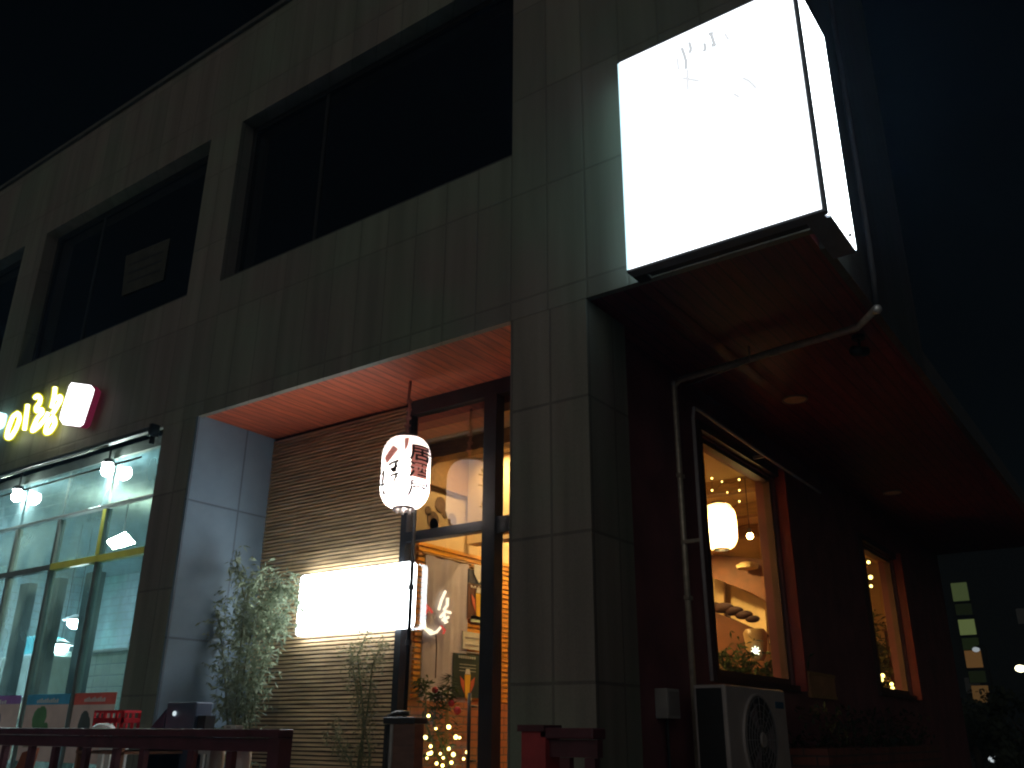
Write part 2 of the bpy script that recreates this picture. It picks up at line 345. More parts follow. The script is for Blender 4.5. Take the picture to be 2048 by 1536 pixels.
# ---- interior of the pub
XL = -5.8
f = MB(); f.box((-9, 6.12, .55), (-3.3, 16, .65)); f.build('interior_floor', mat('brown_floor', (.16, .08, .04), .5), B)
f = MB(); f.box((-9, 6.12, 4.32), (-3.3, 16, 4.4)); f.build('interior_ceiling', CREAM, B)
f = MB(); f.box((-9, 15.9, .65), (-3.3, 16, 4.32)); f.build('interior_back_wall', CREAM, B)
f = MB(); f.box((XL-.1, 6.12, .65), (XL, 9.4, 4.32)); f.box((XL-1.3, 9.4, .65), (XL-1.2, 15.9, 4.32)); f.build('interior_partition', CREAM, B)
f = MB(); z = 1.9
while z < 3.34:
    f.box((XL+.002, 6.45, z), (XL+.03, 6.54, z+.034))
    if z < 3.22: f.box((XL+.002, 7.22, z), (XL+.03, 9.4, z+.034))
    else: f.box((XL+.002, 6.54, z), (XL+.03, 9.4, z+.034))
    z += .05
f.build('interior_slats', ORSLAT, B)
f = MB(); f.box((XL+.002, 6.13, 3.92), (XL+.06, 7.15, 4.3)); f.build('wall_beam', BEAMWOOD, B)
for y in (6.5, 7.6, 9.4, 10.6, 11.8): f = MB(); f.box((XL+.062, y, 4.17), (-3.3, y+.16, 4.318)); f.build('ceiling_beam', BEAMWOOD, B)
f = MB(); f.box((-4.9, 9.57, 4.2), (-4.75, 10.59, 4.315)); f.build('ceiling_beam', BEAMWOOD, B)
f = MB(); f.box((XL+.06, 7.15, 3.42), (-3.3, 7.32, 4.31)); f.build('bulkhead', CREAM, B)
# brick base of the partition
f = MB(); f.box((XL+.002, 6.3, .65), (XL+.05, 9.4, 1.88)); f.build('brick_wainscot', stone('orange_brick', (.5, .2, .07), (.42, .16, .06), (.2, .12, .08), .22, .07, .5, ms=.008), B)
# mural blobs
f = MB()
for (px, py, r) in ((881, 1010, .085), (866, 1040, .09), (856, 1022, .05), (890, 1030, .04), (904, 1040, .07), (868, 1050, .07)):
    c = at(px, py, 'X', XL+.004); f.lathe(c, [(r, 0), (r, .004)], 16, 'X')
f.build('mural_spots', mat('brown_mural_paint', (.2, .13, .08), .8), B)
# window post and shoji-like lit panels seen through the side window
ypost = at(1537, 1150, 'X', -3.4).y
f = MB(); f.box((-3.44, ypost-.05, .65), (-3.36, ypost+.05, 4.32)); f.build('interior_post', BEAMWOOD, B)
f = MB(); X0 = XL-1.2
for i in range(7):
    y = 10.3+i*.8; f.box((X0+.002, y, 2.3), (X0+.03, y+.72, 3.3))
f.build('wall_panel', mat('pale_panel', (.85, .74, .5), .7), B)
f = MB(); f.box((X0+.002, 9.5, 3.35), (X0+.4, 15.9, 3.7)); f.build('wall_shelf', BEAMWOOD, B)
BOOTHM = mat('orange_brown_panel', (.13, .045, .014), .6, var=.3)
# ---- left shop
f = MB(); SX0, SX1, SY = -18, -8.1, 5.2
f.box((SX0, 10, .65), (SX1, 10.1, 4.5)); f.box((SX1-.1, 5.3, .65), (SX1, 10, 4.5)); f.box((SX0, 5.3, .65), (SX0+.1, 10, 4.5))
f.build('shop_inner_wall', stone('pale_wall_tiles', (.48, .62, .66), (.45, .6, .64), (.35, .42, .4), .3, .15, .5, ms=.01, var=.12, rough=.3), B)
f = MB(); f.box((SX0, 5.3, .55), (SX1, 10.1, .65)); f.build('shop_floor', GREY, B)
f = MB(); f.box((SX0, 5.3, 4.5), (SX1, 10.1, 4.56)); f.build('shop_ceiling', mat('shop_ceiling_paint', (.28, .36, .36), .8), B)
sf = MB()
yb0, yb1 = SY-.03, SY+.04
GR = mat('aluminium_mullion', (.2, .23, .21), .4, .3)
YEL = mat('yellow_spill_tint', (.95, .9, .16), .3)  # reflected yellow light put into the colour of bar and mullion
zh, ztr = 3.9, 3.32
xs = [-9.24, -10.19, -11.15, -12.1, -13.05, -14.0, -15.0, -16.0]
for x in xs: sf.box((x-.025, yb0, .65), (x+.025, yb1, ztr-.03)); sf.box((x-.025, yb0, ztr+.03), (x+.025, yb1, zh-.03))
sf.box((SX0, yb0, zh-.012), (SX1, yb1, zh+.012)); sf.box((SX0, yb0, 4.44), (SX1, yb1, ZS-.02)); sf.box((SX0, yb0, ztr-.03), (-10.19, yb1, ztr+.03))
so_ = sf.build('shop_window', GR, B)
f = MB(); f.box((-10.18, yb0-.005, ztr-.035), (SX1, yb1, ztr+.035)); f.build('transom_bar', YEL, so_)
f = MB(); f.box((-9.267, yb0-.012, 3.36), (-9.213, yb0-.001, 3.86)); f.build('mullion_spill_strip', YEL, so_)
xe = [SX1]+xs+[SX0]
for a, b in zip(xe, xe[1:]):
    if b < -13: continue
    p_ = MB(); p_.box((b+.03, SY, .7), (a-.03, SY+.006, ztr-.04)); p_.box((b+.03, SY, ztr+.04), (a-.03, SY+.006, zh-.03)); p_.box((b+.03, SY, zh+.03), (a-.03, SY+.006, 4.44)); p_.build('pane', GLASS_S, so_)

# ================================================================= SIGNS
def rbox(mb, c, w, h, d, r=.0, ax='Y', n=5):
    """rounded rectangle prism, front face towards -Y"""
    pts = []
    for (sx, sz, a0) in ((1, 1, 0), (-1, 1, 90), (-1, -1, 180), (1, -1, 270)):
        for k in range(n+1):
            a = R(a0+90*k/n); pts.append(Vector((c[0]+sx*(w/2-r)+r*math.cos(a), c[1], c[2]+sz*(h/2-r)+r*math.sin(a))))
    mb.prism(pts, (0, d, 0)); return mb
BS = thing('light_box_sign', 'huge glowing white box sign wrapped round the upper corner of the granite building', 'sign', (-1.9, 4.8, 4.5))
WB = emit('cool_white_sign_light', (.88, .97, 1.0), 10)
bx0, bx1, by0, by1 = -2.52, -1.165, 4.8, 5.42
bz0 = at(1650, 420, 'Y', 4.8).z; bz0 = 4.53; bz1 = 6.31
f = MB(); f.box((bx0+.02, by0, bz0+.02), (bx1-.028, by0+.02, bz1)); f.build('front_panel', emit('cool_white_front_light', (.9, .97, 1.0), 2.2), BS)
f = MB(); f.box((bx1-.02, by0+.055, bz0+.02), (bx1, by1, bz1)); f.build('side_panel', WB, BS)
f = MB(); f.box((bx0, by0+.005, bz0+.02), (bx0+.018, 4.99, bz1)); f.build('side_panel', emit('dim_sign_edge', (.6, .9, 1.0), 1.6), BS)
fm = mat('sign_housing_metal', (.2, .22, .26), .7, 0)
f = MB(); f.box((bx1-.026, by0+.004, bz0), (bx1-.002, by0+.05, bz1)); f.box((bx0, by0+.002, bz1), (bx1, by1, bz1+.02))
f.box((bx0, by0+.003, bz0), (bx1-.026, by0+.09, bz0+.018)); f.box((bx1-.15, by0+.09, bz0), (bx1-.003, by1, bz0+.018)); f.build('frame', fm, BS)
f = MB(); f.box((bx0+.09, by0+.09, bz0+.03), (bx1-.15, 4.995, bz0+.04)); f.box((bx0, by0+.09, bz0), (bx0+.09, 4.995, bz0+.018)); f.build('underside', BLACK, BS)
f = MB(); f.sphere(at(1700, 470, 'Z', bz0-.002), .012, 8); f.build('bolt', BLACK, BS)
f = MB(); f.box((bx0+.03, by0+.024, bz0+.045), (bx1-.032, 4.99, bz1-.002)); f.box((bx1-.031, 5.0, bz0+.022), (bx1-.0215, by1-.002, bz1-.002)); f.build('housing_light_stop', BLACK, BS)  # opaque core added to stop panel light leaking behind the sign
# faint lettering strokes, washed out
GM = emit('washed_out_lettering', (.72, .75, .78), .9); GM2 = emit('fainter_lettering', (.9, .92, .95), .95)
def strokes(lst, plane, v, rad, m, name, parent, n=6):
    for s_ in lst:
        f = MB(); f.tube([at(x, y, plane, v) for x, y in s_], rad, n); f.build(name, m, parent)
strokes([[(1364, 97), (1368, 108), (1372, 122), (1372, 138)], [(1379, 86), (1382, 98), (1380, 106)], [(1409, 88), (1411, 97), (1408, 103)], [(1418, 68), (1426, 67)], [(1422, 68), (1426, 80), (1429, 90)], [(1424, 91), (1432, 90)]], 'Y', by0-.003, .013, GM, 'lettering', BS)
strokes([[(1355, 118), (1357, 140)], [(1375, 140), (1376, 180)], [(1366, 156), (1398, 162)], [(1450, 68), (1457, 79)], [(1486, 156), (1498, 162), (1512, 176)], [(1468, 188), (1478, 194)]], 'Y', by0-.003, .010, GM2, 'lettering', BS)

# horizontal light box in the recess
LB = thing('wall_light_box', 'long glowing white light box with rounded corners on the brown slat wall', 'sign', (-6.2, 5.9, 2.5))
pL, pR_ = at(596, 1215, 'Y', 5.89), at(822, 1195, 'Y', 5.89)
tz, bz = at(600, 1152, 'Y', 5.89).z, at(596, 1272, 'Y', 5.89).z
LW = emit('neutral_white_sign_light', (.90, .97, 1.0), 13.0)
xc = (pL.x+pR_.x)/2; wL = pR_.x-pL.x
f = MB(); rbox(f, (xc, 5.89, (tz+bz)/2), wL, tz-bz, .06, .045); f.build('lit_panel', LW, LB)
f = MB(); rbox(f, (xc, 5.951, (tz+bz)/2), wL-.03, tz-bz-.03, .022, .03); f.build('back_plate', fm, LB)
strokes([[(700, 1193), (706, 1196)], [(702, 1190), (701, 1200)], [(714, 1222), (715, 1230)]], 'Y', 5.886, .012, GM2, 'lettering', LB)

# shop sign letters (Korean, brush style)
def shopsign():
    def pt(zx, zy, Y): return at(zx*220/2048, 740+zy*160/1489, 'Y', Y)
    mi = [[(330, 800), (240, 860), (150, 1100), (120, 1260), (190, 1270), (300, 1100), (370, 900), (345, 815)], [(515, 650), (490, 850), (455, 1110)]]
    rang = [[(650, 520), (700, 470), (750, 510), (745, 610), (670, 700), (680, 780), (780, 720), (790, 800), (700, 880), (640, 1020), (590, 1150), (700, 1070), (850, 900), (900, 790)],
            [(1025, 330), (1010, 500), (960, 700)], [(1020, 540), (1130, 480), (1130, 560), (1060, 680), (980, 810)],
            [(980, 880), (880, 1000), (840, 1180), (930, 1160), (1030, 1000), (1010, 890), (980, 870)]]
    YL = emit('yellow_halo_edge', (.95, .9, .0), .9); WL = emit('warm_white_letter_face', (1, 1, .75), 4)  # yellow tube: letter sides widened to carry their halo
    for nm, lab, st, rr in (('sign_letter', 'glowing yellow brush letter beside the narrow upright stroke, left of the tangled one', mi, 34), ('sign_letter', 'tangled glowing yellow brush letter next to the small white tilted sign', rang, 34)):
        p0 = pt(*st[0][0], 4.9)
        T = thing(nm, lab, 'sign letter', p0, 'yellow glowing brush letters over the left shop')
        w = rr*220/2048/1780.8*11.4
        f = MB(); f2 = MB()
        for s_ in st:
            q = []
            for a, b in zip(s_, s_[1:]):
                for k in range(4): q.append((a[0]+(b[0]-a[0])*k/4, a[1]+(b[1]-a[1])*k/4))
            q.append(s_[-1])
            for _ in range(2): q = [q[0]]+[((q[i-1][0]+q[i][0]*2+q[i+1][0])/4, (q[i-1][1]+q[i][1]*2+q[i+1][1])/4) for i in range(1, len(q)-1)]+[q[-1]]
            f.tube([pt(x, y, 4.93) for x, y in q], w*1.75, 10); f2.tube([pt(x, y, 4.86) for x, y in q], w*.95, 10)
            for x, y in (q[len(q)//3],):
                a = pt(x, y, 4.93); bk = MB(); bk.tube([a, (a.x, 4.998, a.z)], .012, 6); bk.build('mounting_pin', STEEL, T)
        f.build('letter_halo_edge', YL, T, True); f2.build('letter_face', WL, T, True)
shopsign()
T = thing('tag_sign', 'small glowing white slanted tablet sign with pink sides right of the yellow letters', 'sign', at(150, 815, 'Y', 4.9))
q = [at(*p, 'Y', 4.84) for p in ((143, 765), (180, 770), (187, 778), (184, 790), (165, 848), (158, 853), (126, 849), (119, 838), (121, 826), (138, 772))]
f = MB(); f.prism(q, (0, .012, 0)); f.build('lit_face', emit('tag_white', (1, .98, 1), 3.0), T)
f = MB(); f.prism([v+Vector((0, .013, 0)) for v in q], (0, .08, 0)); f.build('side_return', emit('pink_side_glow', (.5, .04, .12), .2), T)
T = thing('cyan_sign', 'edge of a pale cyan glowing sign left of the yellow letters', 'sign', at(-6, 842, 'Y', 4.9))
f = MB(); rbox(f, at(-18, 842, 'Y', 4.86), .38, .2, .1, .06); f.build('lit_face', emit('cyan_white', (.55, .95, 1), 2.2), T)

# ================================================================= LANTERNS
PAPER = paper('lantern_paper', (.93, .86, .82), .6)
RIB = mat('lantern_wire', (.3, .25, .2), .6)
INK = mat('black_lantern_ink', (.015, .005, .005), .7); REDINK = paper('red_lantern_ink', (.88, .42, .38), .5)
LANC = Vector((-5.16, 5.55, 0))
def lantern_profile(r, z0, z1, nr=22):
    pr = []; h = z1-z0; rc = r*.85
    N_ = nr*2
    for i in range(N_+1):
        t_ = i/N_; z = z0+h*t_
        d = min(z-z0, z1-z)
        rr = r*.42 + r*.58*math.sqrt(max(0, 1-(1-min(1, d/rc))**2)) if d < rc else r
        pr.append((rr - (.0035 if i % 2 else 0), z))
    return pr
def lantern(name, label, c, r, z0, z1, bulb, group=None, col=(1, .86, .68), cap=True, P_=None, bz_=.3):
    T = thing(name, label, 'lantern', (c.x, c.y, z1), group)
    f = MB(); f.lathe((c.x, c.y, 0), lantern_profile(r, z0, z1), 32, cap=False); f.build('paper_shade', P_ or PAPER, T, True)
    if cap:
        for z, s_ in ((z0-.02, .44), (z1-.005, .44)):
            f = MB(); f.lathe((c.x, c.y, z), [(r*s_, 0), (r*s_, .025), (r*s_-.008, .025), (r*s_-.008, 0), (r*s_, 0)], 24, cap=False); f.build('rim', INK, T)
    f = MB(); f.sphere((c.x, c.y, z0+(z1-z0)*bz_), min(.045, r*.3), 12); f.build('bulb', emit(name+'_bulb', col, bulb), T, True)
    return T
LT = lantern('paper_lantern', 'white paper lantern with black and red brush characters hanging before the door', LANC, .215, 3.40, 4.03, 360, col=(1, .93, .86), bz_=.32)
f = MB(); f.lathe((LANC.x, LANC.y, 4.016), [(.09, 0), (.088, .012)], 24); f.build('top_cap', INK, LT)
dc = (CAM-LANC); base_ang = math.atan2(dc.y, dc.x)
def on_lantern(zx, zy, off=.006):
    """photo enlargement coords -> point on the lantern skin"""
    s_ = max(-.97, min(.97, (zx-455)/330)); th = math.asin(s_)
    z = 3.99 - (zy-440)/(1390-440)*.66
    pr = lantern_profile(.215, 3.40, 4.03); t_ = (z-3.40)/.63*(len(pr)-1); i = max(0, min(len(pr)-2, int(t_))); rr = pr[i][0]+(pr[i+1][0]-pr[i][0])*(t_-i)
    a = base_ang + th
    return Vector((LANC.x+math.cos(a)*(rr+off), LANC.y+math.sin(a)*(rr+off), z))
def lantern_glyph(ch, x, y, sx, sy, m, bold=.0):
    cu = bpy.data.curves.new('tmp', 'FONT'); cu.body = ch; cu.size = 1; cu.offset = bold
    ob = bpy.data.objects.new('tmp', cu); COL.objects.link(ob)
    dg = bpy.context.evaluated_depsgraph_get(); me = bpy.data.meshes.new_from_object(ob.evaluated_get(dg)); bpy.data.objects.remove(ob)
    bm = bmesh.new(); bm.from_mesh(me)
    xs_ = [v.co.x for v in bm.verts]; ys_ = [v.co.y for v in bm.verts]; x0, x1, y0, y1 = min(xs_), max(xs_), min(ys_), max(ys_)
    for k in range(1, 8):
        for ax_, lo, hi in ((0, x0, x1), (1, y0, y1)):
            n_ = Vector((1, 0, 0)) if ax_ == 0 else Vector((0, 1, 0)); c_ = n_*(lo+(hi-lo)*k/8)
            bmesh.ops.bisect_plane(bm, geom=bm.verts[:]+bm.edges[:]+bm.faces[:], plane_co=c_, plane_no=n_)
    for v in bm.verts:
        u_, w_ = (v.co.x-x0)/(x1-x0)-.5, (v.co.y-y0)/(y1-y0)-.5
        v.co = on_lantern(x+u_*sx, y-w_*sy, .004)
    b = MB(); b.bm.free(); b.bm = bm
    return b.build('brush_character', m, LT)
for ch, y, sy, in (('\u5c45', 650, 190), ('\u9152', 868, 190), ('\u5c4b', 1100, 180)):
    lantern_glyph(ch, 632, y, 285, sy+15, INK, .018)
# red backing wash behind the two upper characters, diamond and ribbon
f = MB()
def patch(poly, off, n=8):
    """quad patch on the skin: poly = 4 corners"""
    vs = [[None]*(n+1) for _ in range(n+1)]
    for i in range(n+1):
        for j in range(n+1):
            a, b = i/n, j/n
            x = (poly[0][0]*(1-a)+poly[1][0]*a)*(1-b)+(poly[3][0]*(1-a)+poly[2][0]*a)*b
            y = (poly[0][1]*(1-a)+poly[1][1]*a)*(1-b)+(poly[3][1]*(1-a)+poly[2][1]*a)*b
            vs[i][j] = f.bm.verts.new(on_lantern(x, y, off))
    for i in range(n):
        for j in range(n): f.bm.faces.new((vs[i][j], vs[i+1][j], vs[i+1][j+1], vs[i][j+1]))
patch([(520, 550), (735, 550), (735, 965), (515, 965)], .0015)
patch([(170, 700), (265, 560), (345, 620), (200, 800)], .0015)
patch([(408, 455), (485, 455), (470, 560), (435, 650)], .0015)
f.build('red_pattern', REDINK, LT)
f = MB()
for s_ in ([(235, 805), (290, 785), (355, 770)], [(325, 790), (320, 850), (318, 900), (290, 895), (262, 872), (320, 858), (340, 825)], [(262, 955), (310, 938), (365, 932)], [(345, 955), (322, 985), (320, 1030)], [(165, 860), (170, 950), (165, 1050)], [(150, 900), (185, 905)], [(150, 1040), (185, 1045)], [(172, 1120), (175, 1165)]):
    f.tube([on_lantern(x, y, .003) for x, y in s_], .012, 6)
f.build('brush_strokes', INK, LT)
f = MB(); f.tube([(LANC.x, LANC.y, 4.03), (LANC.x-.008, LANC.y, 4.2), (LANC.x+.012, LANC.y, 4.3), (LANC.x-.01, LANC.y, 4.42), (LANC.x, LANC.y, 4.57)], .014, 8)
for z in (4.15, 4.22, 4.3, 4.38): f.sphere((LANC.x+random.uniform(-.01, .01), LANC.y, z), .03, 8, (1, 1, .7))
f.build('hanging_rope', mat('pinkish_rope', (.45, .2, .17), .8), LT, True)
for k in range(5):
    a = k*1.25; f = MB(); f.tube([(LANC.x+.05*math.cos(a), LANC.y+.05*math.sin(a), 3.40), (LANC.x+.06*math.cos(a), LANC.y+.06*math.sin(a), 3.355)], [.014, .012], 6); f.build('tassel', PAPER, LT, True)

# interior lanterns seen through side window
WARMP = paper('warm_lantern_paper', (.95, .8, .5), .6)
c = at(1440, 1053, 'Y', 10.0)
lantern('interior_lantern', 'glowing cream lantern hanging in the first side window beside the bare bulb', c, .2, c.z-.27, c.z+.27, 620, 'lanterns inside the pub', (1, .8, .42), True, WARMP, .42)
c2 = at(1396, 1035, 'Y', 10.6)
lantern('interior_lantern', 'second glowing lantern cut off by the left edge of the first side window', c2, .2, c2.z-.27, c2.z+.27, 620, 'lanterns inside the pub', (1, .8, .42), True, WARMP, .42)
for (px, py, Y, e, r, lab) in ((1500, 1072, 9.4, 90, .035, 'bright bare bulb right of the lantern in the first side window'),):
    c = at(px, py, 'Y', Y); T = thing('pendant_bulb', lab, 'lamp', c)
    f = MB(); f.sphere(c, r, 12); f.build('bulb', emit('warm_bulb', (1, .72, .3), e), T, True)
    f = MB(); f.tube([c+Vector((0, 0, .03)), (c.x, c.y, 4.3)], .005, 6); f.build('cord', INK, T)
    f = MB(); f.lathe(c+Vector((0, 0, r*.8)), [(.018, 0), (.02, .05), (.008, .06)], 12); f.build('socket', INK, T)
# added ceiling downlights, unseen, put in to light the rooms
def downlight(x, y, z, r, col, e, lab, grp):
    T = thing('added_ceiling_light', lab, 'ceiling light', (x, y, z), grp)
    f = MB(); f.lathe((x, y, z), [(r, 0), (r, .012)], 20); f.build('diffuser', emit('added_light_diffuser', col, e), T)
    f = MB(); f.lathe((x, y, z), [(r+.015, -.002), (r+.015, .02)], 20, cap=False); f.build('rim', WHITE, T)
downlight(-5.25, 6.85, 4.29, .07, (1, .68, .3), 380, 'small warm added ceiling light just inside the entrance door', 'added warm lights on the pub ceiling')
downlight(-4.9, 8.2, 4.29, .1, (1, .66, .28), 420, 'added warm ceiling light behind the bulkhead of the entrance', 'added warm lights on the pub ceiling')
downlight(-5.4, 9.0, 4.1, .1, (1, .62, .22), 700, 'added warm light over the slatted partition', 'added warm lights on the pub ceiling')
downlight(-5.9, 12.4, 4.29, .12, (1, .62, .22), 900, 'added warm ceiling light deep in the dining room', 'added warm lights on the pub ceiling')
downlight(-4.6, 13.8, 4.29, .1, (1, .5, .22), 25, 'added warm ceiling light near the second side window', 'added warm lights on the pub ceiling')
# string lights
def string_lights(dots, Y, r, name, lab, e=9, cord=True):
    T = thing(name, lab, 'string lights', at(*dots[0], 'Y', Y))
    ps = [at(x, y, 'Y', Y+random.uniform(-.15, .15)) for x, y in dots]
    for p in ps:
        f = MB(); f.sphere(p, r*random.uniform(.8, 1.2), 8); f.build('light_bulb', SLB, T, True)
    if cord:
        f = MB()
        for a, b in zip(ps, ps[1:]): f.tube([a, (a+b)/2-Vector((0, 0, .03)), b], .003, 5)
        f.build('wire', INK, T)
SLB = emit('fairy_light', (1, .78, .22), 8)
o5 = lambda x, y: (1160+x/2.306, 560+y/2.306)
string_lights([o5(*p) for p in ((592, 872), (608, 915), (609, 970), (655, 930), (734, 921), (735, 970), (680, 980), (735, 1021), (690, 1050))], 9.2, .011, 'string_lights', 'chain of tiny yellow fairy lights above the lantern in the first side window')
o8 = lambda x, y: (1660+x/3.227, 1060+y/3.227)
string_lights([o8(*p) for p in ((248, 208), (212, 245), (262, 305), (228, 355), (265, 362))], 14.6, .028, 'string_lights', 'few yellow fairy lights high in the narrow second side window')
string_lights([o8(*p) for p in ((332, 967), (340, 940), (398, 995), (404, 1020))], 14.2, .025, 'string_lights', 'few pale glowing dots low in the narrow second side window')  # pale glowing dots low in the window

T = thing('booth_partition', 'orange brown timber booth partition with dark rounded cushions on top behind the first side window', 'partition', at(1470, 1330, 'Y', 10.2))
q = [at(*p, 'Y', 10.2) for p in ((1412, 1218), (1470, 1240), (1532, 1268), (1560, 1330), (1560, 1480), (1400, 1480))]
f = MB(); f.prism(q, (0, .08, 0)); f.build('panel', BOOTHM, T)
for px, py, r in ((1424, 1214, .085), (1446, 1216, .09), (1468, 1222, .08), (1488, 1230, .075), (1505, 1238, .06)):
    f = MB(); f.sphere(at(px, py, 'Y', 10.22), r, 12, (1.5, .7, .7)); f.build('cushion', mat('dark_red_cushion', (.035, .012, .01), .8), T, True)
PP = mat('pale_lit_panel', (.85, .72, .42), .8)
T = thing('folding_screen', 'pale cream folding screen panels far behind the orange partition in the side window', 'screen', at(1470, 1220, 'Y', 14.5))
for c4 in (((1405, 1140), (1448, 1162), (1448, 1260), (1405, 1250)), ((1462, 1168), (1530, 1204), (1535, 1290), (1462, 1270))):
    f = MB(); f.prism([at(*p, 'Y', 14.5) for p in c4], (0, .05, 0)); f.build('panel', PP, T)
T = thing('wooden_canopy', 'brown slanted timber canopy above the cream screens in the side window', 'canopy', at(1470, 1140, 'Y', 13.6))
f = MB(); f.prism([at(*p, 'Y', 13.6) for p in ((1400, 1106), (1545, 1120), (1550, 1212), (1500, 1184), (1400, 1146))], (0, .06, 0)); f.build('board', BOOTHM, T)
c = at(1495, 1137, 'Y', 13.4); f = MB(); f.lathe(c, [(.16, 0), (.17, .05), (.1, .09)], 20); f.build('pale_disc', PP, T)
T = thing('brown_cabinet', 'dark reddish brown cupboard seen low through the narrow second side window', 'cupboard', at(1780, 1400, 'Y', 15.3))
a, b = at(1768, 1262, 'Y', 15.2), at(1826, 1400, 'Y', 15.2)
f = MB(); f.box((a.x, 15.2, .65), (b.x, 15.6, a.z)); f.build('case', mat('red_brown_case', (.12, .03, .02), .5, var=.3), T)
f = MB(); f.box((a.x-.03, 15.17, a.z), (b.x+.03, 15.63, a.z+.03)); f.build('top_board', BEAMWOOD, T)
T = thing('glass_jar', 'pale glass jar with a tiny star light inside the first side window', 'jar', at(1515, 1320, 'Y', 9.9))
c = at(1515, 1322, 'Y', 9.9); f = MB(); f.lathe(c, [(.07, 0), (.1, .05), (.13, .3), (.1, .34)], 20, cap=False); f.build('jar_body', mat('milky_jar', (.35, .25, .12), .3), T, True)
c = at(1511, 1302, 'Y', 9.72); f = MB(); f.sphere(c, .024, 8)
for k in range(4): a_ = k*math.pi/4; d_ = Vector((math.cos(a_), 0, math.sin(a_)))*.05; f.tube([c-d_, c+d_], .005, 5)
f.build('star_light', emit('star_white', (.85, 1, .85), 5), T)
T = thing('ceiling_banner', 'pale hanging ceiling panel behind the fairy lights in the first side window', 'panel', at(1475, 985, 'Y', 11.5))
q = [at(*p, 'Y', 11.4) for p in ((1450, 985), (1505, 968), (1505, 988), (1462, 998))]
f = MB(); f.prism(q, (0, .04, 0)); f.build('board', CREAM, T)
f = MB(); 
for v in (q[0], q[1]): f.tube([v, (v.x, v.y, v.z+.2)], .006, 5)
f.build('cord', INK, T)
# ---- stuff seen through the door
CURT = thing('door_curtain', 'pale pinkish grey cloth curtain with painted calligraphy hanging behind the glass door', 'curtain', (XL+.03, 6.88, 2))
f = MB(); n = 40; cols = []
for i in range(n+1):
    y = 6.55+.67*i/n; x = XL+.035+.004*math.sin(i*.35)+.001*math.sin(i*1.1)
    cols.append([f.bm.verts.new((x, y, z)) for z in (1.0, 1.6, 2.2, 2.8, 3.22)])
for a, b in zip(cols, cols[1:]):
    for k in range(4): f.bm.faces.new((a[k], b[k], b[k+1], a[k+1]))
f.build('cloth', mat('pale_mauve_cloth', (.46, .42, .46), .9, var=.08, scale=5), CURT, True)
f = MB(); f.tube([(XL+.03, 6.5, 3.23), (XL+.03, 7.26, 3.23)], .012, 8); f.build('rod', BEAMWOOD, CURT)
CX = XL+.062
o3 = lambda x, y: (520+x/3.369, 1080+y/3.369)
def st3(lst, rad, m, name, par, X=CX):
    f = MB()
    for s_ in lst: f.tube([at(*o3(x, y), 'X', X) for x, y in s_], rad, 6)
    return f.build(name, m, par)
GLOWSTROKE = emit('cream_glow_stroke', (1, .86, .6), 1.6)  # painted strokes, their lit look put in as a glow of their own
st3([[(1250, 345), (1225, 400), (1205, 470)], [(1265, 390), (1262, 440), (1240, 470)], [(1215, 520), (1250, 480), (1285, 490)], [(1230, 540), (1270, 520)], [(1240, 500), (1250, 560), (1262, 550)], [(1105, 550), (1115, 600), (1150, 632), (1190, 620), (1215, 590)], [(1125, 600), (1160, 615)]], .014, GLOWSTROKE, 'calligraphy', CURT)
st3([[(1120, 440), (1145, 465), (1160, 490)], [(1130, 470), (1110, 500)], [(1220, 580), (1245, 610), (1235, 630)]], .013, emit('red_glow_stroke', (.9, .12, .08), .7), 'calligraphy', CURT)
st3([[(1185, 620), (1190, 720), (1182, 930)]], .006, mat('dark_seam', (.12, .08, .07), .9), 'seam', CURT)

def poster(name, lab, corners, X, body, grp=None, th=.006):
    """flat sheet on the plane X; corners = (px0,py0,px1,py1)"""
    a = at(corners[0], corners[1], 'X', X); b = at(corners[2], corners[3], 'X', X)
    T = thing(name, lab, 'poster' if 'poster' in name else 'paper', (X, (a.y+b.y)/2, min(a.z, b.z)), grp)
    f = MB(); f.box((X-th, a.y, a.z), (X, b.y, b.z)); f.build('sheet', body, T); return T, a, b
XP = XL+.045
def beer(T, X, y, z, s, hands=True):
    f = MB(); f.prism([(X+.002, y-.05*s, z+.1*s), (X+.002, y+.05*s, z+.1*s), (X+.002, y+.035*s, z-.14*s), (X+.002, y-.035*s, z-.14*s)], (.003, 0, 0)); f.build('beer_picture', mat('beer_gold', (.85, .5, .03), .5), T)
    f = MB(); f.prism([(X+.002, y-.045*s, z+.105*s), (X+.002, y-.03*s, z+.16*s), (X+.002, y+.03*s, z+.16*s), (X+.002, y+.045*s, z+.105*s)], (.004, 0, 0)); f.build('foam_picture', WHITE, T)
    if hands:
        f = MB()
        for sg in (-1, 1): f.prism([(X+.002, y+sg*.055*s, z+.03*s), (X+.002, y+sg*.13*s, z+.08*s), (X+.002, y+sg*.11*s, z-.01*s), (X+.002, y+sg*.05*s, z-.1*s)], (.002, 0, 0))
        f.build('hand_picture', mat('poster_red', (.6, .12, .05), .6), T)
T, a, b = poster('beer_poster', 'dark navy poster with white shield and golden beer glass on the orange slats', (937, 1137, 978, 1174), XP, mat('navy_print', (.02, .025, .05), .5))
yc = (a.y+b.y)/2; zc = (a.z+b.z)/2
f = MB(); f.prism([(XP+.002, yc-.09, zc+.13), (XP+.002, yc+.09, zc+.13), (XP+.002, yc+.085, zc+.03), (XP+.002, yc, zc-.055), (XP+.002, yc-.085, zc+.03)], (.004, 0, 0)); f.build('shield_picture', WHITE, T)
f = MB()
for k in range(9): f.box((XP+.001, yc-.13+k*.03, zc-.115), (XP+.004, yc-.112+k*.03, zc-.09-.012*(k % 2)))
f.build('print_line', WHITE, T)
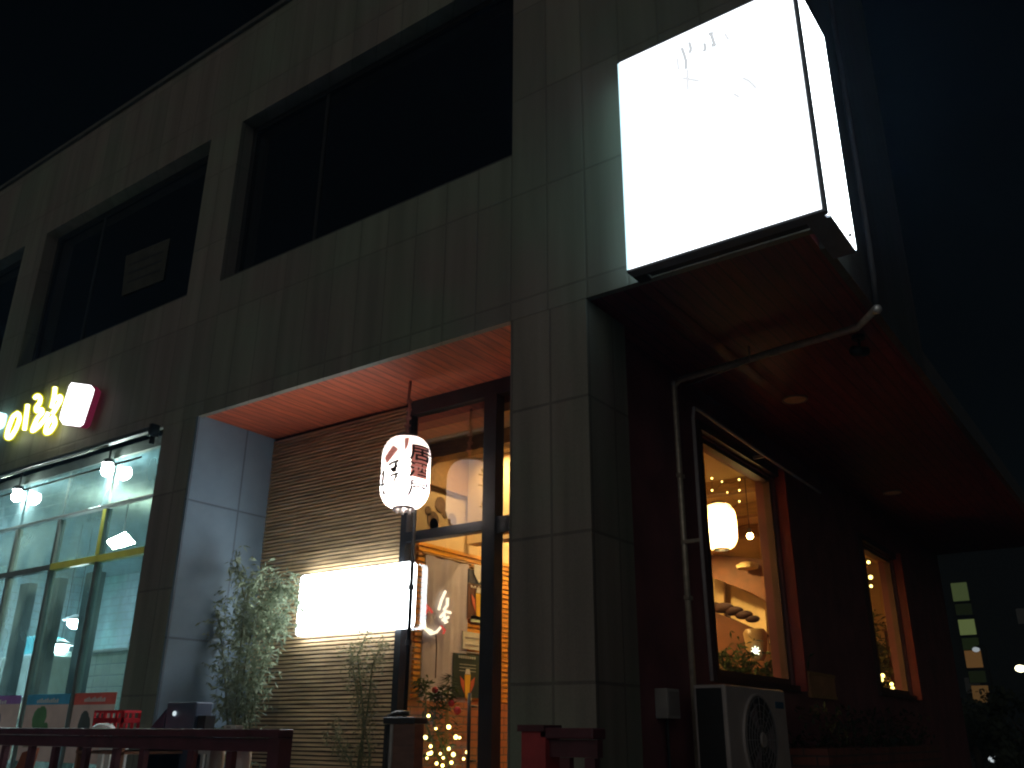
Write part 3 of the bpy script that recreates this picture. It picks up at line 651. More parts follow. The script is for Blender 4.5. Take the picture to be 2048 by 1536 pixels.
a2 = at(955, 1200, 'X', XP); f = MB(); f.box((XP-.006, a.y, a2.z-.2), (XP, b.y, b.z-.0045)); f.build('lower_sheet', mat('brown_print', (.1, .035, .015), .5), T); beer(T, XP, (a.y+b.y)/2, a2.z-.03, .95)
T, a, b = poster('beer_poster', 'dark green poster with golden beer glass below the pale notice sheets', (907, 1305, 962, 1397), XP, mat('dark_green_print', (.015, .035, .025), .5))
yc = (a.y+b.y)/2; zc = (a.z+b.z)/2; beer(T, XP, yc, zc-.08, .9)
f = MB()
for k in range(8): f.box((XP+.001, yc-.15+k*.035, zc+.16), (XP+.004, yc-.125+k*.035, zc+.185))
for k in range(3): f.box((XP+.001, yc-.13, zc+.1-.03*k), (XP+.003, yc+.13, zc+.107-.03*k))
f.build('print_line', mat('pale_grey_print', (.4, .45, .42), .6), T)
T, a, b = poster('notice_paper', 'pale notice sheet with grey writing lines above the green poster', (926, 1262, 964, 1302), XP, mat('notice_white', (.6, .58, .48), .8))
f = MB()
for k in range(3): f.box((XP+.001, a.y+.04, a.z-.05-.07*k), (XP+.003, b.y-.05, a.z-.062-.07*k))
f.build('print_line', GREY, T)
poster('notice_paper', 'small pale green sheet between the navy poster and the notice', (942, 1230, 966, 1247), XP, mat('pale_green_paper', (.5, .6, .45), .8))

# christmas tree in the entrance
tc_ = at(893, 1480, 'Y', 6.55)
XT = thing('christmas_tree', 'small christmas tree wound with glowing yellow lights behind the glass door', 'christmas tree', (tc_.x, tc_.y, .65))
f = MB(); f.tube([(tc_.x, tc_.y, .65), (tc_.x, tc_.y, 2.0)], [.04, .01], 8); f.build('trunk', BEAMWOOD, XT)
f = MB()
for i in range(1500):
    h = random.random()**1.3; z = .9+h*1.2; rr = (1-h)*.42+.03; a = random.uniform(0, 6.283); q_ = rr*math.sqrt(random.random())
    p = Vector((tc_.x+q_*math.cos(a), tc_.y+q_*math.sin(a), z)); d_ = Vector((math.cos(a), math.sin(a), random.uniform(-.4, .3))).normalized()*random.uniform(.05, .1)
    s_ = d_.cross(Vector((0, 0, 1))).normalized()*.008
    f.quad(p-s_, p+s_, p+d_+s_*.3, p+d_-s_*.3)
f.build('foliage', mat('fir_green', (.04, .07, .025), .7, var=.4), XT)
f = MB(); f.lathe((tc_.x, tc_.y, .65), [(.16, 0), (.2, .25)], 16); f.build('pot', REDPOST, XT)
for (x, y) in ((1135, 1185), (1185, 1270), (1272, 1260), (1265, 1256), (1115, 1330), (1320, 1328), (1345, 1332), (1150, 1390), (1272, 1407), (1135, 1440), (1150, 1434), (1215, 1440), (1235, 1468), (1303, 1445), (1395, 1430), (1372, 1475), (1045, 1395), (1045, 1435), (1125, 1470), (1190, 1505), (1290, 1500), (1230, 1520)):
    p = at(*o3(x, y), 'Y', 6.55-random.uniform(.05, .25)); f = MB(); f.sphere(p, random.choice((.011, .014, .018)), 8); f.build('light_bulb', SLB, XT, True)
for (x, y, r) in ((1290, 1100, .03), (1180, 1010, .03), (1330, 1150, .035)):
    p = at(*o3(x, y), 'Y', 6.5); f = MB(); f.sphere(p, r, 10); f.build('bauble', mat('red_bauble', (.5, .04, .06), .25), XT, True)
# potted plant behind tree
def leafy(name, lab, cat, stems, n, spread, leaf, m, ms, droop=.3, seed=1, dens=None):
    rnd = random.Random(seed); T = thing(name, lab, cat, (stems[0][0][0], stems[0][0][1], stems[0][0][2]))
    f = MB()
    for st in stems: f.tube(st, [.012-.008*i/(len(st)-1) for i in range(len(st))], 6)
    f.build('stems', ms, T, True)
    f = MB()
    for i in range(n):
        st = rnd.choice(stems); k = rnd.random()**.8*(len(st)-1); j = min(len(st)-2, int(k)); p = Vector(st[j]).lerp(Vector(st[j+1]), k-j)
        if k < .15*(len(st)-1): continue
        tw = Vector((rnd.gauss(0, 1), rnd.gauss(0, .6), rnd.gauss(0, .7))); tw = tw.normalized()*spread*rnd.random()
        b0 = p+tw
        for q_ in range(3):
            d_ = Vector((rnd.gauss(0, 1), rnd.gauss(0, 1), rnd.gauss(-droop, .6))).normalized(); L_ = leaf*rnd.uniform(.6, 1.3)
            s_ = d_.cross(Vector((rnd.gauss(0, 1), rnd.gauss(0, 1), rnd.gauss(0, 1)))).normalized()*L_*.13
            mid = b0+d_*L_*.45; tip = b0+d_*L_-Vector((0, 0, L_*.15))
            f.quad(b0, mid-s_, tip, mid+s_)
    f.build('foliage', m, T)
    return T
LEAFM = paper('bamboo_leaf', (.27, .32, .22), .25); LEAFD = paper('dry_bamboo_leaf', (.26, .24, .14), .25)
STEMM = mat('bamboo_stem', (.12, .13, .06), .6)
def stem(x, y, pts): return [(x, y, .9)]+pts
A = lambda px, py, Y=5.5: tuple(at(px, py, 'Y', Y))
st = [[(-6.75, 5.5, .9), A(478, 1440), A(490, 1330), A(510, 1230), A(560, 1170), A(590, 1195)],
      [(-6.8, 5.45, .9), A(470, 1440, 5.45), A(478, 1330, 5.45), A(490, 1200, 5.45), A(470, 1110, 5.45)],
      [(-6.7, 5.55, .9), A(490, 1430, 5.55), A(510, 1320, 5.55), A(530, 1220, 5.55), A(570, 1160, 5.55)],
      [(-6.7, 5.5, .9), A(500, 1440), A(520, 1350), A(545, 1260), A(565, 1230)],
      [(-6.85, 5.5, .9), A(455, 1440), A(450, 1350), A(440, 1250), A(420, 1190)],
      [(-6.85, 5.6, .9), A(465, 1440, 5.6), A(470, 1350, 5.6), A(485, 1270, 5.6), A(500, 1180, 5.6), A(530, 1150, 5.6)]]
T = leafy('bamboo_plant', 'bushy pale green bamboo arching beside the blue grey reveal and the white light box', 'plant', st, 1700, .2, .072, LEAFM, STEMM, .4, 3)
f = MB(); f.lathe((-6.75, 5.5, .65), [(.2, 0), (.26, .4)], 20); f.build('pot', GREY, T)
st = [[(-5.72, 5.8, .9), A(728, 1440, 5.8), A(722, 1380, 5.8), A(715, 1310, 5.8), A(735, 1265, 5.8)],
      [(-5.8, 5.8, .9), A(720, 1500, 5.8), A(735, 1420, 5.8), A(745, 1330, 5.8), A(765, 1285, 5.8)],
      [(-5.65, 5.82, .9), A(740, 1500, 5.82), A(720, 1420, 5.82), A(705, 1330, 5.82), A(700, 1290, 5.82)],
      [(-5.6, 5.82, .9), A(700, 1520, 5.82), A(680, 1490, 5.82), A(668, 1450, 5.82)]]
T = leafy('bamboo_plant', 'thin dry olive coloured bamboo growing under the white light box', 'plant', st, 620, .14, .05, LEAFD, STEMM, .1, 5)
f = MB(); f.lathe((-5.72, 5.8, .65), [(.1, 0), (.14, .3)], 20); f.build('pot', GREY, T)
st = [[(-5.2, 6.5, .9), A(850, 1440, 6.5), A(852, 1390, 6.5), A(845, 1360, 6.5)], [(-5.1, 6.5, .9), A(865, 1440, 6.5), A(880, 1390, 6.5), A(895, 1375, 6.5)]]
leafy('house_plant', 'small dark leafy house plant standing behind the christmas tree', 'plant', st, 90, .1, .08, paper('house_leaf', (.08, .11, .05), .2), STEMM, .1, 9)

st = [[tuple(at(1450, 1420, 'Y', 9.3)), tuple(at(1450, 1350, 'Y', 9.3)), tuple(at(1440, 1300, 'Y', 9.3))], [tuple(at(1480, 1420, 'Y', 9.3)), tuple(at(1485, 1350, 'Y', 9.3)), tuple(at(1495, 1315, 'Y', 9.3))], [tuple(at(1540, 1420, 'Y', 9.3)), tuple(at(1550, 1350, 'Y', 9.3)), tuple(at(1560, 1325, 'Y', 9.3))]]
leafy('house_plant', 'dark bushy plants along the foot of the first side window', 'plant', st, 380, .3, .1, paper('dark_window_leaf', (.05, .08, .04), .2), STEMM, .1, 19)
st = [[tuple(at(1752, 1420, 'Y', 14.9)), tuple(at(1748, 1330, 'Y', 14.9)), tuple(at(1742, 1240, 'Y', 14.9))], [tuple(at(1772, 1420, 'Y', 14.9)), tuple(at(1768, 1350, 'Y', 14.9)), tuple(at(1756, 1290, 'Y', 14.9))]]
leafy('house_plant', 'tall dim olive plant behind the narrow second side window', 'plant', st, 420, .28, .12, paper('olive_window_leaf', (.12, .13, .06), .2), STEMM, .1, 23)
# ================================================================= PIPES
P1 = thing('drain_pipe', 'thin steel pipe running down the overhang corner, across the soffit and down the red wall', 'pipe', (-3.04, 6.6, .7))
pa = at(1755, 628, 'X', -1.25); pb = at(1347, 760, 'X', -3.04)
zc = 4.47
e1 = at(1755, 626, 'Z', zc); e0 = at(1347, 762, 'Z', zc); e05 = at(1715, 655, 'Z', zc)
f = MB(); f.tube([(e1.x+.03, e1.y-.05, 7.5), (e1.x+.03, e1.y-.05, 5.2), (e1.x+.02, e1.y-.03, 4.75), (e1.x, e1.y, zc+.06)], .022, 10); f.build('upper_pipe', mat('shaded_pipe', (.04, .04, .045), .7), P1, True)  # upper run of the pipe painted darker to hold its shade
f = MB(); f.tube([(e1.x, e1.y, zc+.04), e05, (e0.x+.06, e0.y, zc), (e0.x, e0.y-.0, zc-.06), (e0.x+.0, e0.y, 3.2), (e0.x+.0, e0.y, .66)], .028, 10); f.build('pipe_run', STEEL, P1, True)
f = MB()
ELB = mat('bright_elbow', (.7, .7, .7), .3, .6)
for q_ in ((e1.x, e1.y, zc+.03), (e0.x, e0.y, zc-.03)): f = MB(); f.sphere(q_, .036, 10); f.build('elbow', ELB, P1, True)
f = MB(); 
for z in (3.6, 2.6): f = MB(); f.box((XB, e0.y-.04, z), (e0.x+.03, e0.y+.04, z+.03)); f.build('pipe_clamp', STEEL, P1)
T = thing('thin_conduit', 'thin grey conduit under the soffit just below the larger pipe', 'conduit', (e0.x, e0.y, zc))
c0 = at(1370, 772, 'Z', zc-.03); c1 = at(1500, 722, 'Z', zc-.03)
f = MB(); f.tube([c0, c1, (c1.x, c1.y, ZS)], .009, 8); f.build('conduit_run', STEEL, T, True)
T = thing('refrigerant_pipe', 'pale thin pipe over the first side window turning down to the air conditioner', 'pipe', (-2.9, 6.9, 2))
X_ = -2.93
q_ = [at(1640, 985, 'X', X_), at(1620, 972, 'X', X_), at(1530, 912, 'X', X_), at(1400, 822, 'X', X_), at(1388, 816, 'X', X_), at(1386, 835, 'X', X_), at(1402, 1080, 'X', X_), at(1424, 1362, 'X', X_)]
f = MB(); f.tube(q_, .016, 10); f.build('pipe_run', mat('grey_pipe_wrap', (.4, .36, .38), .55), T, True)
f = MB(); 
for p in (q_[2], q_[6]): f = MB(); f.box((XB, p.y-.015, p.z-.015), (p.x, p.y+.015, p.z+.015)); f.build('bracket', STEEL, T)
# soffit lamp
def soffit_lamp(px, py, lab):
    p = at(px, py, 'Z', ZS-.012); T = thing('soffit_light', lab, 'ceiling light', p, 'round lights set in the red soffit')
    f = MB(); f.lathe((p.x, p.y, ZS-.012), [(.1, 0), (.105, .012)], 28); f.build('diffuser', mat('cream_diffuser', (.8, .62, .42), .5), T)
    f = MB(); f.lathe((p.x, p.y, ZS-.014), [(.118, .013), (.118, 0), (.106, 0), (.106, .011)], 28, cap=False); f.build('rim', GREY, T)
soffit_lamp(1590, 800, 'unlit cream round ceiling light in the red soffit over the first side window')
soffit_lamp(1785, 986, 'faint second round ceiling light deeper in the dark red soffit')
# cctv camera
p = at(1716, 672, 'Z', ZS)
T = thing('security_camera', 'small black security camera hanging from the soffit beside the steel pipe', 'camera', p)
f = MB(); f.lathe((p.x, p.y, ZS-.03), [(.05, 0), (.05, .03)], 16); f.build('mount', BLACK, T)
f = MB(); f.tube([(p.x, p.y, ZS-.03), (p.x, p.y, ZS-.1)], .012, 8); f.build('arm', BLACK, T)
f = MB(); f.tube([(p.x-.03, p.y-.08, ZS-.15), (p.x+.02, p.y+.08, ZS-.11)], .04, 14); f.build('body', BLACK, T, True)

# ================================================================= AIR CONDITIONER
ACW = mat('off_white_ac_case', (.38, .335, .33), .45, var=.1); yA = 6.35
xb_, xf_ = at(1385, 1368, 'Y', yA).x, at(1450, 1368, 'Y', yA).x; zt_ = at(1450, 1368, 'Y', yA).z; yB = at(1568, 1376, 'X', xf_).y
print('AC', xb_, xf_, zt_, yB)
T = thing('air_conditioner', 'off white outdoor air conditioner with round fan grille below the first side window', 'air conditioner', ((xb_+xf_)/2, (yA+yB)/2, 1.0))
zb_ = .98
f = MB(); f.box((xb_, yA, zb_), (xf_, yB, zt_)); f.build('case', ACW, T, bevel=.015)
f = MB(); f.box((xb_+.025, yA-.006, zb_+.03), (xf_-.03, yA-.001, zt_-.025)); f.build('coil_panel', BLACK, T)
fy, fz = at(1519, 1480, 'X', xf_).y, at(1519, 1480, 'X', xf_).z
fr_ = .31
f = MB(); f.lathe((xf_+.001, fy, fz), [(fr_, 0), (fr_, .012), (fr_-.02, .014)], 36, 'X'); f.build('fan_recess', mat('fan_shadow_grey', (.03, .025, .026), .6), T)
f = MB()
for k in range(6): f.lathe((xf_+.02, fy, fz), [(fr_*(k+1)/6.2, 0), (fr_*(k+1)/6.2+.004, .004), (fr_*(k+1)/6.2, .008)], 36, 'X', cap=False)
for k in range(16):
    a = k*math.pi/8; f.tube([(xf_+.022, fy, fz), (xf_+.022, fy+fr_*math.cos(a), fz+fr_*math.sin(a))], .003, 5)
f.build('fan_grille', mat('grille_grey', (.2, .19, .2), .4), T)
f = MB()
for k in range(3):
    a = k*2.094; f.prism([(xf_+.014, fy+.05*math.cos(a), fz+.05*math.sin(a)), (xf_+.016, fy+.26*math.cos(a-.35), fz+.26*math.sin(a-.35)), (xf_+.016, fy+.27*math.cos(a+.35), fz+.27*math.sin(a+.35))], (.003, 0, 0))
f.build('fan_blade', mat('blade_mauve', (.18, .13, .14), .5), T)
f = MB(); f.lathe((xf_+.03, fy, fz), [(.055, 0), (.05, .01)], 20, 'X'); f.build('fan_hub', ACW, T)
f = MB(); f.lathe((xf_+.0015, fy, fz), [(fr_+.02, 0), (fr_+.02, .02), (fr_+.002, .022), (fr_+.002, 0)], 36, 'X', cap=False); f.build('fan_ring', ACW, T, True)
f = MB(); f.box((xf_+.001, yB-.24, zt_-.14), (xf_+.004, yB-.06, zt_-.09)); f.build('badge', mat('badge_blue', (.05, .12, .2), .2), T)
for y in (yA+.1, yB-.15): f = MB(); f.box((xb_, y, .65), (xf_, y+.05, zb_-.002)); f.build('stand_foot', STEEL, T)
# meter box and small board
T = thing('meter_box', 'small grey box on the red wall left of the air conditioner', 'electrical box', (XB, 6.3, 1.75))
a, b = at(1333, 1376, 'X', XB+.1), at(1362, 1438, 'X', XB+.1)
f = MB(); f.box((XB+.002, a.y, b.z), (XB+.1, b.y, a.z)); f.build('case', GREY, T, bevel=.006)
f = MB(); f.box((XB+.1, a.y+.02, b.z+.02), (XB+.104, b.y-.02, a.z-.02)); f.build('cover', mat('box_cover', (.22, .2, .2), .5), T)
f = MB(); f.tube([(XB+.04, (a.y+b.y)/2, b.z), (XB+.04, (a.y+b.y)/2, .66)], .012, 6); f.build('conduit', BLACK, T)
T = thing('wooden_board', 'small brown wooden board fixed on the wall between the two side windows', 'board', (XB, 9.9, 2.0))
a, b = at(1617, 1342, 'X', XB+.03), at(1674, 1400, 'X', XB+.03)
f = MB(); f.box((XB+.002, a.y, b.z), (XB+.03, b.y, a.z)); f.build('panel', mat('brown_board', (.4, .2, .09), .6, var=.2), T)
f = MB(); f.box((XB+.03, a.y, a.z-.03), (XB+.04, b.y, a.z)); f.box((XB+.03, a.y, b.z), (XB+.04, b.y, b.z+.03)); f.build('trim', BEAMWOOD, T)
# firewood/clutter: brick planter along the side wall
T = thing('brick_planter', 'low dark brick planter along the red side wall behind the air conditioner', 'planter', (-2.9, 9.5, .65))
f = MB(); f.box((XB+.02, 8.2, .65), (XB+.5, 12.5, 1.5)); f.build('box', stone('dark_brick', (.22, .08, .06), (.16, .06, .05), (.08, .06, .06), .22, .08, .5, ms=.01), T)
f = MB()
for i in range(900):
    p = Vector((random.uniform(XB+.05, XB+.5), random.uniform(8.25, 12.4), 1.5+random.random()**2*.35)); d_ = Vector((random.gauss(0, 1), random.gauss(0, 1), random.gauss(.5, .5))).normalized()*.09; s_ = d_.cross(Vector((0, .3, 1))).normalized()*.014
    f.quad(p, p+d_*.5-s_, p+d_, p+d_*.5+s_)
f.build('foliage', paper('planter_leaf', (.05, .06, .04), .2), T)

# ================================================================= LEFT SHOP FITTINGS
T = thing('awning', 'retracted green grey awning cassette along the top of the left shop front', 'awning', (-10, 4.9, 4.4))
f = MB(); f.box((-16, 4.92, 4.50), (-8.2, 4.99, 4.56)); f.build('cassette', mat('awning_case', (.035, .045, .042), .5, .0), T, bevel=.02)
f = MB(); f.tube([(-16, 4.80, 4.41), (-8.75, 4.80, 4.41)], .011, 10); f.build('front_bar', mat('awning_bar', (.5, .55, .5), .35, .6), T, True)
f = MB(); f.tube([(-16, 4.9, 4.22), (-8.25, 4.9, 4.22)], .012, 8); f.build('cable_rail', GR, T, True)
f = MB(); f.box((-8.198, 4.9, 4.44), (-8.15, 4.995, 4.57)); f.box((-8.19, 4.92, 4.36), (-8.17, 4.97, 4.44)); f.build('end_bracket', BLACK, T)
FL = emit('floodlight_face', (.85, 1, .97), 190)
for px, py, lab in ((215, 938, 'glaring white floodlight hanging outside the left shop nearest to the pillar'), (35, 990, 'glaring white floodlight outside the left shop at the photo edge')):
    c = at(px, py, 'Y', 5.09)
    T = thing('floodlight', lab, 'floodlight', c, 'floodlights outside the left shop')
    f = MB(); f.sphere((c.x, 5.09, c.z), .085, 14, (1.15, .6, .95))
    f.build('lamp_face', FL, T)
    f = MB(); f.lathe((c.x, 5.09, c.z+.06), [(.075, 0), (.05, .05), (.02, .06)], 14); f.build('housing', BLACK, T)
    f = MB(); f.tube([(c.x, 5.09, c.z+.12), (c.x, 5.09, 4.56)], .01, 8); f.build('arm', BLACK, T)
# indoor led panel + pendants
T = thing('led_panel', 'square pale yellow ceiling panel light inside the left shop', 'ceiling light', at(240, 1080, 'Y', 6.6))
c = at(240, 1081, 'Y', 6.4)
f = MB(); f.prism([at(*p, 'Y', Yp) for p, Yp in (((212, 1082), 6.3), ((246, 1066), 6.3), ((266, 1088), 6.45), ((226, 1099), 6.45))], (0, .03, .02)); f.build('diffuser', emit('led_panel_face', (1, 1, .7), 90), T)
f = MB(); f.tube([c+Vector((0, .03, .05)), (c.x, c.y+.03, 4.5)], .008, 6); f.build('cable', BLACK, T)
for px, py, Y, lab in ((152, 1240, 7.2, 'saucer shaped white pendant lamp in the left shop, the higher of two'), (121, 1289, 7.0, 'saucer shaped white pendant lamp in the left shop, the lower of two')):
    c = at(px, py, 'Y', Y); T = thing('pendant_lamp', lab, 'pendant lamp', c, 'pendant lamps inside the left shop')
    f = MB(); f.lathe(c, [(.03, .08), (.09, .05), (.19, 0), (.18, -.01)], 24, cap=False); f.build('shade', WHITE, T, True)
    f = MB(); f.sphere(c-Vector((0, 0, .05)), .115, 16, (1, 1, .7)); f.build('bulb', emit('pendant_bulb_light', (.8, 1, 1), 45), T, True)
    f = MB(); f.tube([c+Vector((0, 0, .07)), (c.x, c.y, 4.5)], .006, 6); f.build('cord', BLACK, T)
for i, (x, lab) in enumerate(((-14.7, 'added out-of-view fill panel of the left shop nearest to the photo edge'), (-16.4, 'added out-of-view fill panel at the far left end of the left shop'))):
    T = thing('led_panel', lab, 'ceiling light', (x, 6.0, 4.45), 'added out-of-view fill panels on the left shop ceiling')
    f = MB(); f.box((x-.45, 5.55, 4.44), (x+.45, 6.15, 4.46)); f.build('diffuser', emit('added_fill_light', (.62, .87, 1), 150), T)  # glowing panels added out of view to brighten the shop
    f = MB(); f.box((x-.48, 5.52, 4.462), (x+.48, 6.18, 4.498)); f.build('housing', WHITE, T)
# fridge, shelves, cyan box, boxes
def shop_box(name, lab, cat, px0, py0, px1, py1, Y, m, dep=.5, zb=None, extra=None):
    a, b = at(px0, py0, 'Y', Y), at(px1, py1, 'Y', Y); z0 = zb if zb is not None else b.z
    T = thing(name, lab, cat, ((a.x+b.x)/2, Y, z0)); f = MB(); f.box((a.x, Y, z0), (b.x, Y+dep, a.z)); f.build('cabinet', m, T, bevel=.01)
    if extra: extra(T, a, b, z0, Y)
    return T
def fr_ex(T, a, b, z0, Y):
    f = MB(); f.box((a.x+.03, Y-.02, z0+.1), (b.x-.03, Y-.002, a.z-.25)); f.build('door', mat('fridge_door', (.05, .035, .04), .2), T)
    f = MB(); f.sphere(at(124, 1336, 'Y', Y-.03), .02, 8); f.build('indicator', emit('red_indicator', (1, .1, .25), 6), T)
    f = MB(); f.tube([(b.x-.07, Y-.05, z0+.6), (b.x-.07, Y-.05, z0+1.1)], .012, 6); f.build('handle', STEEL, T)
shop_box('drinks_fridge', 'dark drinks fridge with a red indicator light inside the left shop', 'fridge', 103, 1308, 140, 1385, 7.3, mat('fridge_dark', (.035, .03, .035), .4), .6, .65, fr_ex)
def cy_ex(T, a, b, z0, Y):
    f = MB(); f.box((a.x+.01, Y-.006, z0+.02), (b.x-.01, Y-.001, z0+.06)); f.build('label_strip', WHITE, T)
shop_box('cyan_box', 'cyan storage box on top of the shelf unit in the left shop', 'box', 40, 1275, 68, 1316, 6.8, mat('cyan_plastic', (.06, .5, .55), .5), .4, None, cy_ex)
def sh_ex(T, a, b, z0, Y):
    f = MB()
    for k in range(5): z = z0+.25+k*.28; f.box((a.x-.01, Y-.02, z), (b.x+.01, Y-.002, z+.02))
    for k in range(4): x = a.x+(b.x-a.x)*k/3; f.box((x-.01, Y-.018, z0), (x+.01, Y-.004, a.z))
    f.build('shelf', WHITE, T)
    m1 = [mat('carton_tan', (.35, .3, .2), .8), mat('carton_grey', (.3, .36, .34), .8), mat('bottle_green', (.06, .14, .08), .3)]
    f = MB()
    for k in range(4):
        x = a.x+.03
        while x < b.x-.2:
            w = random.uniform(.08, .2); h = random.uniform(.1, .22); f.box((x, Y-.03, z0+.272+k*.28), (x+w, Y-.021, z0+.272+k*.28+h)); x += w+.02
    f.build('stock', m1[0], T)
shop_box('shelf_unit', 'pale shelf unit stacked with goods below the cyan box in the left shop', 'shelf', -30, 1318, 66, 1400, 6.7, mat('shelf_back', (.3, .35, .3), .7), .5, .65, sh_ex)
shop_box('shelf_unit', 'narrow pale shelf unit left of the drinks fridge in the left shop', 'shelf', 74, 1305, 102, 1400, 7.0, mat('shelf_back_grey', (.28, .36, .33), .7), .5, .65, sh_ex)
def tc_ex(T, a, b, z0, Y):
    f = MB(); f.box((a.x-.02, Y-.03, a.z), (b.x+.02, Y+.3, a.z+.03)); f.build('counter_top', WHITE, T)
shop_box('tiled_counter', 'pale tiled partition behind the right hand pane of the left shop', 'partition', 182, 1306, 262, 1400, 6.2, stone('white_tile', (.75, .8, .76), (.72, .78, .74), (.4, .45, .43), .32, .13, 0, ms=.008, var=.08), .12, .65, tc_ex)
f = MB()
for px_, w_ in ((44, .22), (104, .2), (176, .24)):
    x = at(px_, 1240, 'Y', 5.55).x; f = MB(); f.box((x-w_/2, 5.5, .65), (x+w_/2, 5.6, 3.28)); f.build('inner_dark_strip', mat('dark_inner_strip', (.03, .05, .055), .5), B)  # dark upright strips just behind the panes
# posters in shop window bottom
PC = [((0, -62, 46), 'purple', (.4, .2, .6)), ((0, 57, 143), 'blue', (.08, .45, .75)), ((0, 151, 236), 'red', (.9, .16, .12))]
for (_, x0, x1), nm, c_ in PC:
    Y = SY-.012; a, b = at(x0, 1391, 'Y', Y), at(x1, 1391, 'Y', Y); z1 = 1.95; z0 = 1.3; zm = at(x0, 1410, 'Y', Y).z
    T = thing('window_poster', 'food poster with a %s header at the foot of the left shop window' % nm, 'poster', ((a.x+b.x)/2, Y, z0), 'posters at the foot of the left shop window')
    f = MB(); f.box((a.x, Y-.004, z0), (b.x-.02, Y, zm)); f.build('sheet', mat('poster_pink', (.85, .66, .6), .7, var=.15, scale=3), T)
    f = MB(); f.box((a.x, Y-.004, zm+.001), (b.x-.02, Y, z1)); f.build('header', mat('header_'+nm, c_, .6), T)
    f = MB(); n = 11; w = (b.x-a.x)*.5
    for k in range(n): f.box((a.x+w*.5+k*w/n, Y-.006, z1-.085), (a.x+w*.5+k*w/n+w/n*.7, Y-.0045, z1-.055+.008*(k % 3)))
    f.build('header_lettering', WHITE, T)
    f = MB(); cx_ = (a.x+b.x)/2
    for k in range(5): 
        an = random.uniform(0, 6.28); rr = random.uniform(.05, .13); f.lathe((cx_+.15*math.cos(an), Y-.0042-.0006*k, 1.68+.06*math.sin(an)), [(rr, 0), (rr*.9, -.0004)], 10, 'Y')
    f.build('dish_picture', mat('dish_'+nm, {'purple': (.2, .1, .25), 'blue': (.12, .3, .12), 'red': (.08, .1, .09)}[nm], .7), T)
f = None
# sheet in an upper window
T = thing('window_notice', 'pale paper notice taped inside the dark upper window', 'notice', at(290, 540, 'Y', 5.19))
qn = [at(*p, 'Y', 5.185) for p in ((252, 512), (340, 476), (326, 560), (243, 592))]
f = MB(); f.prism(qn, (0, .004, 0)); f.build('sheet', mat('dark_paper', (.055, .055, .04), .9, var=.3), T)  # sheet in a very dark tone
f = MB()
for k in range(3):
    a, b = qn[0].lerp(qn[3], .25+k*.22), qn[1].lerp(qn[2], .25+k*.22); a, b = a.lerp(b, .1), b.lerp(a, .1); f.prism([a+Vector((0, -.002, 0)), b+Vector((0, -.002, 0)), b+Vector((0, -.002, -.03)), a+Vector((0, -.002, -.03))], (0, .001, 0))
f.build('print_line', mat('dark_print', (.03, .03, .03), .9), T)

# ================================================================= TERRACE FURNITURE
YR = 3.9; ZR = 1.615
def railing(x0, x1, bal, posts, lab, zr, zin):
    T = thing('timber_railing', lab, 'railing', ((x0+x1)/2, YR, .65))
    f = MB(); f.box((x0, YR-.06, zr-.05), (x1, YR+.06, zr)); f.build('handrail', MAROON, T, bevel=.008)
    f = MB(); f.box((x0, YR-.025, zr-.13), (x1, YR+.025, zr-.052)); f.build('upper_rail', MAROON, T)
    f = MB(); f.box((x0, YR-.025, .75), (x1, YR+.025, .82)); f.build('lower_rail', MAROON, T)
    for x in bal: f = MB(); f.box((x-.028, YR-.02, .822), (x+.028, YR+.02, zr-.132)); f.build('baluster', MAROON, T)
    for x in posts: f = MB(); f.box((x-.05, YR-.05, .65), (x+.05, YR+.05, zr-.051)); f.build('post', MAROON, T)
    return T
bal = [at(x, 1495, 'Y', YR).x for x in (12, 65, 113, 175, 235, 290, 387, 465)]
x_ = bal[0]
while x_ > -12: x_ -= .42; bal.append(x_)
railing(-12, at(573, 1460, 'Y', YR).x, bal, [at(560, 1490, 'Y', YR).x, -11.9], 'long maroon timber railing along the terrace on the left', ZR, 0)
xr0, xr1 = at(1092, 1455, 'Y', YR).x, at(1199, 1455, 'Y', YR).x
railing(xr0, xr1, [at(1133, 1490, 'Y', YR).x, at(1183, 1490, 'Y', YR).x], [], 'short maroon railing in front of the granite pillar', at(1150, 1456, 'Y', YR).z, 0)
T = thing('railing_post', 'thick bright red timber post at the left end of the short railing', 'post', (at(1066, 1455, 'Y', YR).x, YR, .65))
a, b = at(1043, 1450, 'Y', YR-.06).x, at(1092, 1450, 'Y', YR-.06).x; zz = at(1066, 1450, 'Y', YR).z
f = MB(); f.box((a, YR-.06, .65), (b-.004, YR+.07, zz-.03)); f.build('shaft', REDPOST, T)
f = MB(); f.box((a-.015, YR-.075, zz-.03), (b-.004, YR+.085, zz)); f.build('cap', MAROON, T)
# red plastic basket sitting above the rail
T = thing('plastic_crate', 'red plastic crate with slotted sides resting just behind the long railing', 'crate', at(228, 1455, 'Y', 4.3))
a, b = at(186, 1456, 'Y', 4.2), at(265, 1420, 'Y', 4.2); RP = mat('red_plastic', (.62, .02, .03), .35)
x0, x1, z0, z1 = a.x, at(246, 1440, 'Y', 4.2).x, a.z-.1, b.z
def crate_side(f, P0, ux, h, n):
    P0 = Vector(P0); ux = Vector(ux); nrm = ux.cross(Vector((0, 0, 1))).normalized()*.012
    def bar(u0, u1, v0, v1): 
        p = [P0+ux*u0+Vector((0, 0, v0)), P0+ux*u1+Vector((0, 0, v0)), P0+ux*u1+Vector((0, 0, v1)), P0+ux*u0+Vector((0, 0, v1))]; f.prism(p, nrm)
    rows = [0, .35, .68, 1]
    for i, r_ in enumerate(rows): bar(0, 1, max(0, r_*h-.018), min(h, r_*h+.018))
    for k in range(n+1): u = k/n; bar(max(0, u-.025), min(1, u+.025), .018, h-.018)
f = MB(); dp = .14; h = z1-z0
